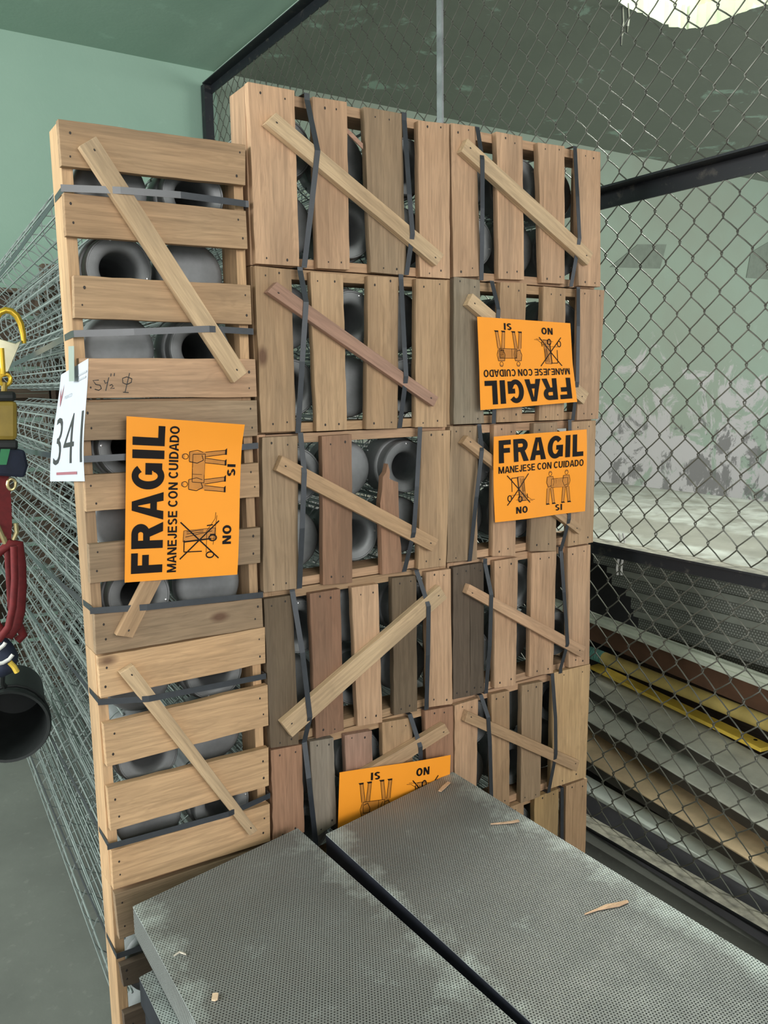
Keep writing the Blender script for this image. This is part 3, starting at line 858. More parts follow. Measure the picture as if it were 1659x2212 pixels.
def glyph(ch, t):
    """heavy sans capital in cap-height units: returns (width, list of polygons)"""
    P = []
    def R(x0, y0, x1, y1): P.append([(x0, y0), (x1, y0), (x1, y1), (x0, y1)])
    def arc(cx, cy, rx, ry, a0, a1, n=16, tx=None):
        tx = tx or t
        for k in range(n):
            a, b = math.radians(a0 + (a1 - a0) * k / n), math.radians(a0 + (a1 - a0) * (k + 1) / n)
            P.append([(cx + (rx - tx) * math.cos(a), cy + (ry - t * .86) * math.sin(a)), (cx + rx * math.cos(a), cy + ry * math.sin(a)),
                      (cx + rx * math.cos(b), cy + ry * math.sin(b)), (cx + (rx - tx) * math.cos(b), cy + (ry - t * .86) * math.sin(b))])
    h = t * .86
    if ch == 'I': R(0, 0, t * 1.05, 1); return t * 1.05, P
    if ch == 'L': R(0, 0, t, 1); R(t, 0, .60, h); return .60, P
    if ch == 'F': R(0, 0, t, 1); R(t, 1 - h, .62, 1); R(t, .44, .56, .44 + h); return .62, P
    if ch == 'E': R(0, 0, t, 1); R(t, 1 - h, .66, 1); R(t, .43, .62, .43 + h); R(t, 0, .68, h); return .68, P
    if ch == 'A':
        W = .84
        P.append([(0, 0), (t * 1.08, 0), (W / 2 + t * .1, .99), (W / 2 - t * .55, 1)]); P.append([(W, 0), (W - t * 1.08, 0), (W / 2 - t * .1, .99), (W / 2 + t * .55, 1)])
        P.append([(W / 2 - t * .55, 1), (W / 2 - t * .1, .80), (W / 2 + t * .1, .80), (W / 2 + t * .55, 1)])
        R(W * .22, .21, W * .78, .21 + h); return W, P
    if ch == 'M':
        W = .92
        R(0, 0, t * .92, 1); R(W - t * .92, 0, W, 1)
        P.append([(0, 1), (t * 1.15, 1), (W / 2 + t * .42, 0), (W / 2 - t * .42, 0)]); P.append([(W, 1), (W - t * 1.15, 1), (W / 2 - t * .42, 0), (W / 2 + t * .42, 0)])
        return W, P
    if ch == 'N':
        W = .78; R(0, 0, t * .95, 1); R(W - t * .95, 0, W, 1); P.append([(0, 1), (t * 1.1, 1), (W, 0), (W - t * 1.1, 0)]); return W, P
    if ch == 'O': arc(.41, .5, .41, .515, 0, 360, 36); return .82, P
    if ch == 'C': arc(.40, .5, .40, .515, 42, 318, 28); return .74, P
    if ch == 'G':
        arc(.40, .5, .40, .515, 42, 330, 28); R(.44, .38, .79, .38 + h); R(.79 - t * .95, .06, .79, .38 + h * .5); return .79, P
    if ch == 'U': R(0, .34, t, 1); R(.74 - t, .34, .74, 1); arc(.37, .355, .37, .37, 180, 360, 18); return .74, P
    if ch == 'J': R(.54 - t, .32, .54, 1); arc(.27, .32, .27, .335, 185, 360, 16); return .54, P
    if ch == 'D': R(0, 0, t, 1); R(t, 0, .34, h); R(t, 1 - h, .34, 1); arc(.34, .5, .41, .5, -90, 90, 20); return .75, P
    if ch == 'R':
        R(0, 0, t, 1); R(t, 1 - h, .44, 1); R(t, .42, .44, .42 + h); arc(.44, .71, .31, .29, -90, 90, 16)
        P.append([(.34, .46), (.34 + t * 1.05, .46), (.80, 0), (.80 - t * 1.15, 0)]); return .79, P
    if ch == 'S':
        arc(.345, .735, .325, .275, 25, 265, 18); arc(.345, .265, .345, .275, -155, 92, 18)
        return .69, P
    return .30, P
def text_block(txt, u0, u1, v0, v1, t, out, key, gap=.10):
    x = 0.0; polys = []; prev = ''
    for ch in txt:
        w, ps = glyph(ch, t)
        if 'A' in (ch, prev) and ' ' not in (ch, prev) and prev: x -= .055
        prev = ch
        polys += [[(x + a, b) for a, b in p] for p in ps]
        x += w + (gap if ch != ' ' else 0)
    W = x - gap
    for p in polys: poly_uv([(u0 + (u1 - u0) * a / W, v0 + (v1 - v0) * b) for a, b in p], out, key)
ART = {}
text_block('FRAGIL', .05, .955, .685, .95, .245, ART, 'headline_lettering', .13)
text_block('MANEJESE CON CUIDADO', .045, .96, .565, .645, .205, ART, 'warning_lettering', .12)
text_block('NO', .21, .335, .075, .155, .24, ART, 'no_lettering', .13)
text_block('SI', .655, .735, .05, .125, .24, ART, 'yes_lettering', .16)
# two workers carrying a box
for base, flip in ((.60, 1), (.775, 1)):
    b = base
    line_uv(ell(b, .505, .017, .026), .004, ART, 'workers_drawing')
    poly_uv([(b - .018, .512), (b + .018, .512), (b + .013, .535), (b - .010, .538)], ART, 'workers_shading')
    poly_uv([(b - .032, .47), (b + .030, .47), (b + .034, .33), (b - .030, .33)], ART, 'workers_shading')
    line_uv([(b - .032, .47), (b - .040, .40), (b - .020, .345), (b + .012, .36)], .005, ART, 'workers_drawing')
    line_uv([(b - .030, .47), (b + .030, .47), (b + .042, .40), (b + .030, .35)], .004, ART, 'workers_drawing')
    for s in (-.024, .014):
        k = -.012 if s < 0 else .02
        poly_uv([(b + s - .012, .33), (b + s + .018, .33), (b + s + .016 + k, .15), (b + s - .010 + k, .15)], ART, 'workers_shading')
        line_uv([(b + s - .012, .33), (b + s - .010 + k, .15)], .004, ART, 'workers_drawing'); line_uv([(b + s + .018, .33), (b + s + .016 + k, .15)], .004, ART, 'workers_drawing')
        poly_uv([(b + s - .014 + k, .152), (b + s + .018 + k, .152), (b + s + .030 + k, .135), (b + s - .014 + k, .135)], ART, 'workers_drawing')
poly_uv([(.615, .44), (.79, .44), (.795, .33), (.61, .335)], ART, 'workers_shading')
line_uv([(.615, .44), (.79, .44), (.795, .33), (.61, .335), (.615, .44)], .004, ART, 'workers_drawing')
line_uv([(.665, .437), (.663, .335)], .003, ART, 'workers_drawing')
# hand truck crossed out
line_uv([(.17, .34), (.17, .50), (.245, .50)], .007, ART, 'hand_truck_drawing')
line_uv([(.235, .50), (.25, .26)], .010, ART, 'hand_truck_drawing'); line_uv([(.265, .49), (.30, .25)], .004, ART, 'hand_truck_drawing')
poly_uv([(.235, .51), (.305, .505), (.32, .22), (.25, .22)], ART, 'hand_truck_shading')
line_uv([(.235, .51), (.305, .505), (.32, .22), (.25, .22), (.235, .51)], .003, ART, 'hand_truck_drawing')
for xx in (.285, .298): line_uv([(xx, .48), (xx + .01, .33)], .004, ART, 'hand_truck_drawing')
for cx_, cy_ in ((.145, .265), (.255, .245)): line_uv(ell(cx_, cy_, .019, .035), .009, ART, 'hand_truck_drawing')
line_uv([(.275, .27), (.275, .22)], .012, ART, 'hand_truck_drawing')
line_uv([(.16, .30), (.30, .30), (.38, .225), (.42, .22)], .003, ART, 'hand_truck_drawing')
line_uv([(.335, .30), (.34, .245)], .008, ART, 'hand_truck_drawing'); line_uv([(.21, .24), (.40, .21)], .003, ART, 'hand_truck_drawing')
line_uv([(.125, .535), (.365, .19)], .009, ART, 'hand_truck_drawing'); line_uv([(.12, .185), (.36, .535)], .009, ART, 'hand_truck_drawing')

def paper(name, corners, wave, label, cat, art, mats, sheet_mat, group=None, n=(18, 14), clip=None):
    """corners TL TR BR BL of the sheet as it reads; wave(u, v) lifts it off its plane"""
    TL, TR, BR, BL = corners
    nrm = (TR - TL).cross(BL - TL).normalized() * -1
    if nrm.dot(CAM - TL) < 0: nrm = -nrm
    def S(u, v, off=0):
        a = TL.lerp(TR, u); b = BL.lerp(BR, u)
        return b.lerp(a, v) + nrm * (wave(u, v) + off)
    mb = MB(); nu, nv = n
    vs = [S(i / nu, j / nv) for j in range(nv + 1) for i in range(nu + 1)]
    fs = [[j * (nu + 1) + i, j * (nu + 1) + i + 1, (j + 1) * (nu + 1) + i + 1, (j + 1) * (nu + 1) + i] for j in range(nv) for i in range(nu)]
    vb = [S(i / nu, j / nv, -.0003) for j in range(nv + 1) for i in range(nu + 1)]
    mb.add(vs, fs); mb.add(vb, [f[::-1] for f in fs])
    o = mb.build(name, sheet_mat, smooth=True)
    tag(o, label, cat, group)
    lift = {'workers_shading': .0005, 'hand_truck_shading': .0005}
    for key, polys in art.items():
        m2 = MB()
        for pts, fcs in polys: m2.add([S(u, v, lift.get(key, .0007)) for u, v in pts], fcs)
        m2.build(key, mats[key], o)
    return o, S
SM = {'headline_lettering': INK, 'warning_lettering': INK, 'no_lettering': INK, 'yes_lettering': INK, 'workers_drawing': INK, 'hand_truck_drawing': INK,
      'workers_shading': INK_SOFT, 'hand_truck_shading': INK_SOFT}
G_SIGN = 'orange fragile notices'
Ys = -.024
paper('fragile_sign', [U(270, 1259, Ys), U(274, 899, Ys), U(527, 917, Ys), U(510, 1240, Ys)],
      lambda u, v: .004 * math.sin(u * 5 + 1) * (1 - v) + .010 * max(0, u - .86) * (1 - v) * 5 - .002 + .004 * (1 - v) * (1 - u),
      'large orange FRAGIL notice turned sideways on the left stack', 'sign', ART, SM, ORANGE, G_SIGN)
c = [(1168 + 70, 1270), (375, 1352), (340, 515), (1172, 572)]
def ev(x, y): return U(*PX('e', x, y), Ys)
paper('fragile_sign', [ev(1212, 1278), ev(372, 1352), ev(338, 514), ev(1172, 573)],
      lambda u, v: .012 * max(0, v - .55) * math.sin(min(1, max(0, u)) * math.pi * 1.1) + .016 * max(0, .25 - u) * max(0, v - .5) * 4 - .001,
      'orange FRAGIL notice hanging upside down on the right stack', 'sign', ART, SM, ORANGE, G_SIGN)
def gv(x, y): return U(*PX('g', x, y), Ys)
paper('fragile_sign', [gv(519, 262), gv(1349, 196), gv(1340, 930), gv(532, 1030)],
      lambda u, v: .003 * math.sin(u * 6 + v * 3) + (-.010 * math.sin(math.pi * v) * max(0, .15 - u) * 4) + .002,
      'orange FRAGIL notice hung the right way up on the right stack', 'sign', ART, SM, ORANGE, G_SIGN)
def kv(x, y): return U(*PX('k', x, y), Ys)
paper('fragile_sign', [U(965, 1836, Ys), U(728, 1890, Ys), kv(680, 1657), kv(1559, 1513)],
      lambda u, v: .003 * math.sin(u * 5) + .001,
      'upside-down orange notice half hidden behind the right perforated panel', 'sign', ART, SM, ORANGE, G_SIGN)

# white number sheet taped to the side of the left stack
NA = {}
text_uv('341', .10, .96, .16, .60, -.012, NA, 'numerals')
text_uv('MEXICO', .26, .52, .755, .785, .0, NA, 'heading')
for k, (a, b, vv) in enumerate(((.60, .97, .905), (.66, .95, .865))): line_uv([(a, vv), (b, vv)], .012, NA, 'heading')
poly_uv([(.07, .88), (.12, .78), (.15, .83), (.19, .90), (.17, .80), (.13, .70), (.08, .79)], NA, 'red_mark')
line_uv([(.22, .075), (.82, .075)], .020, NA, 'red_mark')
def cvx(x, y, X): return UX(*PX('c', x, y), X)
paper('number_sheet', [cvx(357, 690, .331), cvx(520, 592, .331), cvx(522, 1325, .331), cvx(313, 1326, .331)],
      lambda u, v: .004 * math.sin(v * 4 + .6) + .002, 'white sheet numbered 341 taped to the side of the left stack', 'paper sheet',
      NA, {'numerals': GREY_INK, 'heading': PALE_INK, 'red_mark': RED_INK}, WHITE_PAPER)
mb = MB()
q = [cvx(408, 520, .3285), cvx(441, 518, .3285), cvx(443, 728, .3245), cvx(412, 730, .3245)]
mb.prism(q, Vector((.0005, 0, 0)))
tag(mb.build('tape_strip', TAPE), 'grey-green tape strip holding the white number sheet', 'tape')

# ------------------------------------------------------------------ perforated panels in front
def panel(quad, z, label, th=.05, side_mat=None):
    """quad: (x, y) of far left, far right, near right, near left"""
    root = thing('screen_tray', (sum(p[0] for p in quad) / 4, sum(p[1] for p in quad) / 4, z - th), label, 'metal panel', 'perforated metal panels piled in front of the crates')
    t = .0016
    mb = MB(); mb.add([(x, y, z) for x, y in quad] + [(x, y, z - t) for x, y in quad], [[0, 1, 2, 3], [7, 6, 5, 4], [0, 4, 5, 1], [1, 5, 6, 2], [2, 6, 7, 3], [3, 7, 4, 0]])
    mb.build('sheet', PERF, root)
    for i in range(4):
        a, b = Vector((*quad[i], 0)), Vector((*quad[(i + 1) % 4], 0))
        d = (b - a).normalized(); inn = Vector((d.y, -d.x, 0))
        mb = MB()
        p0, p1 = a + inn * .0002, b + inn * .0002
        mb.add([p0 + Vector((0, 0, z - t)), p1 + Vector((0, 0, z - t)), p1 + Vector((0, 0, z - th)), p0 + Vector((0, 0, z - th)),
                p0 + inn * .0015 + Vector((0, 0, z - t)), p1 + inn * .0015 + Vector((0, 0, z - t)), p1 + inn * .0015 + Vector((0, 0, z - th)), p0 + inn * .0015 + Vector((0, 0, z - th))],
               [[0, 1, 2, 3], [7, 6, 5, 4], [0, 4, 5, 1], [1, 5, 6, 2], [2, 6, 7, 3], [3, 7, 4, 0]])
        # return lip folded under
        q0, q1 = p0 + inn * .018, p1 + inn * .018
        mb.add([p0 + Vector((0, 0, z - th)), p1 + Vector((0, 0, z - th)), q1 + Vector((0, 0, z - th)), q0 + Vector((0, 0, z - th)),
                p0 + Vector((0, 0, z - th + .0015)), p1 + Vector((0, 0, z - th + .0015)), q1 + Vector((0, 0, z - th + .0015)), q0 + Vector((0, 0, z - th + .0015))],
               [[0, 1, 2, 3], [7, 6, 5, 4], [0, 4, 5, 1], [1, 5, 6, 2], [2, 6, 7, 3], [3, 7, 4, 0]])
        mb.build('flange', side_mat or DARK_FLANGE, root)
    # spot-weld marks along the rim
    return root
ZP = .470
def pxy(x, y, z): p = UZ(x, y, z); return (p.x, p.y)
def ext(a, b, L):
    a, b = Vector(a), Vector(b); d = (b - a).normalized(); return tuple(a + d * L)
lfl, lfr = pxy(287, 1958, ZP), pxy(643, 1789, ZP)
lnl, lnr = ext(lfl, pxy(424, 2212, ZP), 1.7), ext(lfr, pxy(1117, 2212, ZP), 1.7)
rfl, rfr = pxy(704, 1802, ZP), pxy(978, 1667, ZP)
rnl, rnr = ext(rfl, pxy(1151, 2212, ZP), 1.7), ext(rfr, pxy(1659, 2087, ZP), 1.7)
def sh(q, dx, dy): return [(x + dx, y + dy) for x, y in q]
LQ, RQ = [lfl, lfr, lnr, lnl], [rfl, rfr, rnr, rnl]
TH = .045
zt = ZP
for k, (dx, dy, th) in enumerate(((0, 0, .055), (-.024, -.105, .05), (.004, -.07, .05), (-.004, -.05, .05))):
    panel(sh(LQ, dx, dy), zt, ['top perforated grey tray of the left pile, one wood chip on it', 'perforated tray second from top in the left pile, dark folded side',
          'perforated tray third from top in the left pile', 'lowest perforated tray of the left pile, under three others'][k], th, PERF_SIDE if k == 0 else None)
    zt -= th + .0015
ZL = zt
zt = ZP
for k, (dx, dy, th) in enumerate(((0, 0, .05), (.004, .006, .05), (-.004, -.01, .05))):
    panel(sh(RQ, dx, dy), zt, ['top perforated grey tray of the right pile, wood slivers on it', 'perforated tray second from top in the right pile',
          'lowest perforated tray of the right pile, under two others'][k], th)
    zt -= th + .0015
ZR = zt
for q, zt, lab in ((LQ, ZL, 'left'), (RQ, ZR, 'right')):
    for f in (.2, .8):
        y = q[0][1] + (q[3][1] - q[0][1]) * f
        mb = MB(); mb.box((q[0][0] + .01, y - .05, 0), (q[1][0] - .012, y + .05, zt))
        tag(mb.build('timber_bearer', WOOD_X, color=OLD), 'timber bearer under the %s pile of perforated trays, %s one' % (lab, 'rear' if f < .5 else 'front'), 'timber block')
# wood slivers and chips on the panels
def sliver(pts, wid, label, col=PALE):
    mb = MB(); P = [UZ(x, y, ZP + .0012) for x, y in pts]
    d = (P[-1] - P[0]).normalized(); side = d.cross(Vector((0, 0, 1)))
    W = [side * w for w in wid]
    mb.ribbon(P, W, Vector((0, 0, .0022)))
    tag(mb.build('wood_sliver', WOOD_X, color=col), label, 'wood sliver')
sliver([(1263, 1976), (1290, 1966), (1312, 1959), (1335, 1955), (1356, 1948)], [.001, .003, .009, .009, .005], 'long pale wood sliver in the middle of the right panel', (.70, .46, .30))
sliver([(1060, 1781), (1085, 1779), (1105, 1777), (1121, 1774)], [.001, .004, .006, .007], 'thin pale wood sliver near the right edge of the panel', (.70, .46, .30))
sliver([(950, 1710), (960, 1700), (970, 1691)], [.007, .009, .007], 'short wood sliver at the far corner of the right panel', (.66, .42, .26))
sliver([(458, 2155), (466, 2155), (471, 2154)], [.013, .015, .012], 'small square wood chip on the left panel', (.80, .58, .40))
sliver([(375, 2066), (388, 2058), (402, 2063)], [.0012, .0025, .0018], 'tiny white curl of wood on the left panel', (.8, .75, .65))

# ------------------------------------------------------------------ store behind the fence
G_ST = 'long stock stored behind the fence'
def longbar(name, p1, p2, z, width, height, mat, label, cat, e0=.9, e1=.9, color=None, round_=False):
    a, b = UZ(*p1, z), UZ(*p2, z)
    d = (a - b); d.z = 0; d.normalize()
    side = Vector((d.y, -d.x, 0))
    if side.x < 0: side = -side
    A, B = a + d * e0, b - d * e1
    mb = MB()
    if round_:
        ctr = Vector()
        mb.tube([A + ctr, A.lerp(B, .5) + ctr, B + ctr], width / 2, 18)
    else:
        mb.prism([A, A + side * width, A + side * width - Vector((0, 0, height)), A - Vector((0, 0, height))], B - A)
    o = mb.build(name, mat, color=color, smooth=round_, bevel=0 if round_ else .002)
    tag(o, label, cat)
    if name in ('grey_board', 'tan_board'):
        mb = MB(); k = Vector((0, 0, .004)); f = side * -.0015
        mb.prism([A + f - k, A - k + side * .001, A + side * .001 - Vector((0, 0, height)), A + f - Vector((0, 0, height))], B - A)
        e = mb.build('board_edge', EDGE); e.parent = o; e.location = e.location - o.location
    return A, B, side
def bearers(A, B, side, width, z, h, at=(.06, .92)):
    for f in at:
        p = A.lerp(B, f) + side * width * .5
        mb = MB(); mb.box((p.x - width * .4, p.y - .04, 0), (p.x + width * .4, p.y + .04, z - h))
        tag(mb.build('bearer_block', WOOD_X, color=DARKW), 'dark timber block carrying the stock behind the fence', 'timber block', 'timber blocks under the stock')
# white channel on the floor
zc = .105
A, B, side = longbar('white_channel_beam', (1265, 1706), (1659, 1936), zc, .072, .012, WHITE_PAINT, 'white steel channel lying lowest behind the fence', 'steel beam', .9, .8)
mb = MB(); mb.prism([A + Vector((0, 0, -.012)) + side * .004, A + Vector((0, 0, -.012)) + side * .02, A + side * .02 + Vector((0, 0, -zc + .001)), A + side * .004 + Vector((0, 0, -zc + .001))], B - A)
mb.prism([A + Vector((0, 0, -zc + .022)) - side * .03, A + Vector((0, 0, -zc + .022)) + side * .004, A + side * .004 + Vector((0, 0, -zc)), A - side * .03 + Vector((0, 0, -zc))], B - A)
o = mb.build('beam_web', simple('lavender_grey_web', (.20, .195, .22), .5, 0, .3, 6)); par = bpy.data.objects['white_channel_beam']
o.location = o.location - par.location; o.parent = par
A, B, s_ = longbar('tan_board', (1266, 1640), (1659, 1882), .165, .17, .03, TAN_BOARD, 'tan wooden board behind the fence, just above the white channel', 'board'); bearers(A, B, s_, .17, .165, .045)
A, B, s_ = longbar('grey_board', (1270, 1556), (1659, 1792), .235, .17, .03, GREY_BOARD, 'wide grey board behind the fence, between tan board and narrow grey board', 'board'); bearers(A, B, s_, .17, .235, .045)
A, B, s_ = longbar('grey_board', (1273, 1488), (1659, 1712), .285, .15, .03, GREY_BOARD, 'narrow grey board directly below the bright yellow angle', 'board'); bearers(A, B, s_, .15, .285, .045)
A, B, s_ = longbar('yellow_angle', (1273, 1438), (1643, 1617), .315, .048, .012, YELLOW_PAINT, 'bright yellow painted angle bar with a hole near its end', 'angle bar', .9, .0); bearers(A, B, s_, .04, .315, .012, (.06, .42))
mb = MB(); pc = UZ(1632, 1598, .3155); mb.lathe([(.0001, 0), (.006, 0)], 12)
mb2 = MB(); mb2.add([(pc.x + .006 * math.cos(k * math.pi / 6), pc.y + .006 * math.sin(k * math.pi / 6), .3154) for k in range(12)], [list(range(12))])
oh = mb2.build('bolt_hole', INK); oh.parent = bpy.data.objects['yellow_angle']; oh.location = oh.location - bpy.data.objects['yellow_angle'].location
A, B, s_ = longbar('yellow_pipe', (1306, 1422), (1659, 1563), .385, .044, .04, YELLOW_PIPE, 'dull yellow pipe with a teal hose end behind the fence', 'pipe', 0.0, .9, round_=True); bearers(A, B, s_, .03, .385, .022, (.62, .95))
ctr = Vector(); d = (A - B).normalized()
mb = MB(); L = 60
mb.tube([A + ctr + d * (.004 * k) for k in range(L)], [.0195 + .0024 * (1 if k % 3 else -.4) for k in range(L)], 18)
o = mb.build('hose_end', TEAL, smooth=True); par = bpy.data.objects['yellow_pipe']; o.parent = par; o.location = o.location - par.location; tag(o, 'ribbed teal hose')
A, B, s_ = longbar('brown_beam', (1285, 1343), (1659, 1488), .531, .05, .072, BROWN_PAINT, 'dark brown timber beam under the cream rail behind the fence', 'beam'); bearers(A, B, s_, .05, .531, .072)
mb = MB(); mb.box((2.34, -1.2, 0), (2.37, 1.7, .455))  # added board that turns the gap under the beam dark
tag(mb.build('dark_board', WOOD_Y, color=(.05, .035, .025)), 'dark board standing on edge behind the yellow pipe, under the brown beam', 'board')
# cream rail with grooves
z = .545
A, B, s_ = longbar('cream_rail', (1276, 1338), (1659, 1482), z, .046, .013, CREAM_PAINT, 'cream painted grooved rail below the stored perforated trays', 'rail')
mb = MB()
for off in (.010, .030):
    mb.prism([A + s_ * off + Vector((0, 0, .0)), A + s_ * (off + .01) + Vector((0, 0, 0)), A + s_ * (off + .01) + Vector((0, 0, .012)), A + s_ * off + Vector((0, 0, .012))], B - A)
o = mb.build('rail_rib', CREAM_PAINT); par = bpy.data.objects['cream_rail']; o.parent = par; o.location = o.location - par.location
# trays of perforated sheet
ztop = .800
TX0, TX1 = 2.10, 3.45
for k in range(5):
    z1 = ztop - k * .0635; z0 = z1 - .062
    y1 = [.52, .44, .36, .33, .31][k]
    root = thing('perforated_tray', ((TX0 + TX1) / 2, 0, z0), ['perforated metal tray topmost of the five stored behind the fence', 'perforated metal tray second from top behind the fence', 'perforated metal tray third from top behind the fence', 'perforated metal tray fourth from top behind the fence', 'perforated metal tray lowest of the five behind the fence, by the cream rail'][k], 'metal panel', 'perforated trays stored behind the fence')
    mb = MB(); mb.box((TX0 + .004 * k + (.10 if k == 4 else 0), -1.2, z0 + .042), (TX1, y1, z1)); mb.build('tray_lip', TRAY_LIP, root)
    mb = MB(); mb.box((TX0 + .012 + .004 * k + (.10 if k == 4 else 0), -1.19, z0), (TX1 - .01, y1 - .012, z0 + .042)); mb.build('tray_side', TRAY_SIDE, root)
z0 = ztop - 5 * .0635
for yy, w_ in ((-.9, 'front'), (.1, 'rear')):
    mb = MB(); mb.box((TX0 + .6, yy, 0), (TX1 - .1, yy + .1, z0))
    tag(mb.build('trestle', WOOD_X, color=DARKW), 'dark timber trestle beneath the stored trays, the %s one' % w_, 'trestle')
mb = MB()
fx = [UZ(1286, 1040, .802), UZ(1659, 1086, .802)]
mb.add([(2.08, -1.2, .802), (fx[1].x + .02, -1.2, .802), (fx[1].x, fx[1].y, .802), (fx[0].x, fx[0].y, .802), (2.3, 2.1, .802), (2.02, 1.9, .802),
        (2.08, -1.2, .806), (fx[1].x + .02, -1.2, .806), (fx[1].x, fx[1].y, .806), (fx[0].x, fx[0].y, .806), (2.3, 2.1, .806), (2.02, 1.9, .806)],
       [[0, 1, 2, 3, 4, 5], [11, 10, 9, 8, 7, 6]] + [[i, 6 + i, 6 + (i + 1) % 6, (i + 1) % 6] for i in range(6)])
tag(mb.build('perforated_sheet', PERF_FAR, origin=(2.5, 0, .802)), 'wide dusty perforated sheet lying over the stored trays behind the fence', 'metal sheet')
mb = MB(); mb.box((2.16, .62, 0), (2.7, 1.25, .775)); mb.box((2.14, .60, .70), (2.72, 1.27, .775))  # added block that makes the gap past the tray ends black
tag(mb.build('black_box', BLACK_RUBBER, bevel=.01), 'black box standing past the ends of the stored perforated trays', 'box')
# white cord looped round the trays
mb = MB()
for k in range(2):
    ps = [UX(*PX('p', 1337 + k * 9 + 4 * math.sin(t * .9), 1152 + t * 15), 2.075) for t in range(7)]
    mb.tube(ps, .004, 6)
tag(mb.build('white_cord', WHITE_WEB), 'white cord hanging in two loops at the end of the stored trays', 'cord')

# ------------------------------------------------------------------ safety lanyard at the left edge
YH = .50
def H(x, y, dy=0): return U(x, y, YH + dy)
lan = thing('safety_lanyard', tuple(H(14, 840)), 'red and navy safety lanyard with yellow snap hook hanging at the left edge', 'lanyard')
pm = H(0, 800); k_px = (H(100, 800) - H(0, 800)).length / 100      # metres per pixel there
mb = MB()
ring = [(52, 742), (50, 722), (45, 700), (36, 682), (24, 672), (12, 670), (0, 675), (-10, 688), (-15, 708), (-15, 735), (-10, 760), (-2, 790), (6, 806)]
mb.tube([H(x, y) for x, y in ring], [.0048, .0062, .0068, .007, .007, .007, .007, .007, .007, .007, .007, .007, .007], 10)
mb.build('snap_hook', YELLOW_METAL, lan, smooth=True)
mb = MB(); mb.prism([H(x, y, -.007) for x, y in [(47, 735), (34, 742), (20, 738), (4, 733), (-14, 728), (-10, 778), (6, 806), (18, 803)]], Vector((0, .012, 0)))
mb.build('gate_plate', CREAM_METAL, lan, bevel=.0015)
mb = MB(); mb.tube([H(4, 752, -.009), H(6, 780, -.009), H(8, 808, -.006)], .0045, 8)
cxp, cyp = 11, 820
mb.tube([H(cxp + 12 * math.cos(t * math.pi / 8), cyp + 12 * math.sin(t * math.pi / 8)) for t in range(16)], .0045, 8, True)
mb.build('swivel_eye', YELLOW_METAL, lan, smooth=True)
mb = MB(); mb.tube([H(10, 826), H(9, 848)], .006, 8); mb.build('webbing_tab', GOLD_CLOTH, lan)
def blk(x0, y0, x1, y1, d, mat, name, parent=lan, dy=0, bev=.004):
    mb = MB(); mb.prism([H(x0, y0, -d / 2 + dy), H(x0, y1, -d / 2 + dy), H(x1, y1, -d / 2 + dy), H(x1, y0, -d / 2 + dy)], Vector((0, d, 0)))
    return mb.build(name, mat, parent, bevel=bev)
blk(-26, 845, 36, 868, .050, BLACK_RUBBER, 'black_cuff', bev=.008)
blk(-30, 866, 39, 952, .055, GOLD_CLOTH, 'shock_pack', bev=.010)
blk(-30, 950, 40, 972, .052, BLACK_RUBBER, 'black_cuff', bev=.006)
mb = MB(); mb.prism([H(x, y, -.032) for x, y in [(-30, 970), (54, 972), (62, 1006), (54, 1032), (-30, 1026)]][::-1], Vector((0, .05, 0))); cov = mb.build('navy_cover', NAVY, lan, bevel=.006)
mb = MB(); mb.prism([H(x, y, -.0335) for x, y in [(2, 970), (22, 970), (14, 1004), (-4, 1004)]][::-1], Vector((0, .0012, 0)))
o = mb.build('green_label', GREEN_LABEL, lan)
mb = MB(); mb.ribbon([H(2, 1020), H(8, 1080), H(10, 1130), H(8, 1172)], Vector((.030, 0, 0)), Vector((0, .004, 0))); mb.build('red_strap', RED_WEB, lan)
mb = MB(); mb.tube([H(25 + 9 * math.cos(t * math.pi / 6), 1046 + 12 * math.sin(t * math.pi / 6)) for t in range(12)], .0035, 8, True)
mb.tube([H(34, 1130), H(36, 1150), H(28, 1168)], .005, 8); mb.tube([H(-6, 1134), H(4, 1156), H(16, 1184)], .0055, 8); mb.tube([H(8, 1160), H(18, 1182)], .005, 8)
mb.build('brass_ring', BRASS, lan, smooth=True)
mb = MB()
lp = [(24, 1172), (40, 1174), (46, 1220), (47, 1270), (44, 1320), (36, 1352), (22, 1372), (6, 1366), (-8, 1350), (-16, 1320), (-18, 1260), (-10, 1200)]
mb.tube([H(x, y) for x, y in lp], .0105, 10, True)
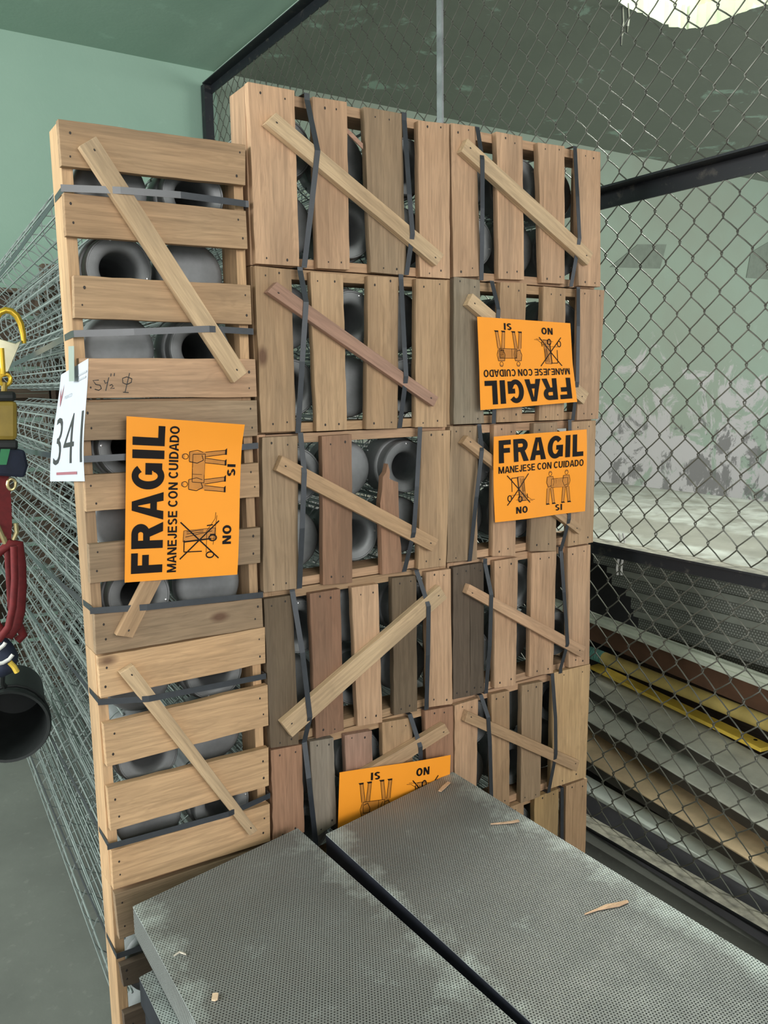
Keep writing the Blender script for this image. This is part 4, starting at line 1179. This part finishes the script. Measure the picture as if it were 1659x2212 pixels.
mb.tube([H(x, y, .02) for x, y in [(18, 1178), (22, 1240), (26, 1310), (40, 1350), (50, 1372), (36, 1384)]], .010, 10)
mb.tube([H(x, y, -.02) for x, y in [(30, 1180), (32, 1250), (28, 1310), (18, 1355), (-4, 1384)]], .008, 10)
mb.build('red_loop', RED_WEB, lan, smooth=True)
mb = MB()
mb.tube([H(x, y, .015) for x, y in [(-6, 1350), (-8, 1375), (4, 1400), (14, 1420), (12, 1436), (-6, 1446), (-16, 1452)]], [.004, .016, .024, .026, .026, .022, .012], 12); nv = mb.build('navy_cuff', NAVY, lan, smooth=True)
mb = MB()
mb.tube([H(x, y, -.014) for x, y in [(-12, 1404), (-2, 1402), (8, 1394), (12, 1388)]], .0042, 8); mb.tube([H(x, y, -.014) for x, y in [(-12, 1436), (6, 1432), (20, 1424), (28, 1414)]], .0042, 8)
mb.build('white_band', WHITE_WEB, lan, smooth=True)
mb = MB(); mb.tube([H(20, 1430, -.01), H(30, 1440, -.01), H(37, 1452, -.01)], .006, 8); mb.build('yellow_tag', YELLOW_PAINT, lan)

# black bucket hung on its side
YB = .62
bc = U(18, 1568, YB)
kb = (U(118, 1568, YB) - U(18, 1568, YB)).length / 100
root = thing('rubber_bucket', tuple(bc), 'black rubber bucket lying mouth forward below the red lanyard loop', 'bucket')
mb = MB(); R = 88 * kb
mb.lathe([(.0001, .20), (R * .70, .20), (R * .72, .195), (R * .93, .01), (R * 1.0, .008), (R * 1.03, .0), (R * 1.0, -.008), (R * .93, -.006), (R * .90, .01), (R * .69, .185), (.0001, .186)], 40)
o = mb.build('bucket_body', BLACK_RUBBER, origin=(0, 0, 0), smooth=True); o.parent = root; o.location = (0, 0, 0); o.rotation_euler = (.12, 0, -.25)
mb = MB(); mb.tube([bc + Vector((R * math.cos(t), .0, R * math.sin(t) * 1.05)) for t in [i * math.pi / 12 for i in range(13)]], .004, 8)
mb.tube([bc + Vector((0, 0, R * 1.05)), bc + Vector((-.01, -.04, R * 1.3)), H(6, 1440)], .006, 8)
mb.build('bail_handle', BLACK_RUBBER, root, smooth=True)
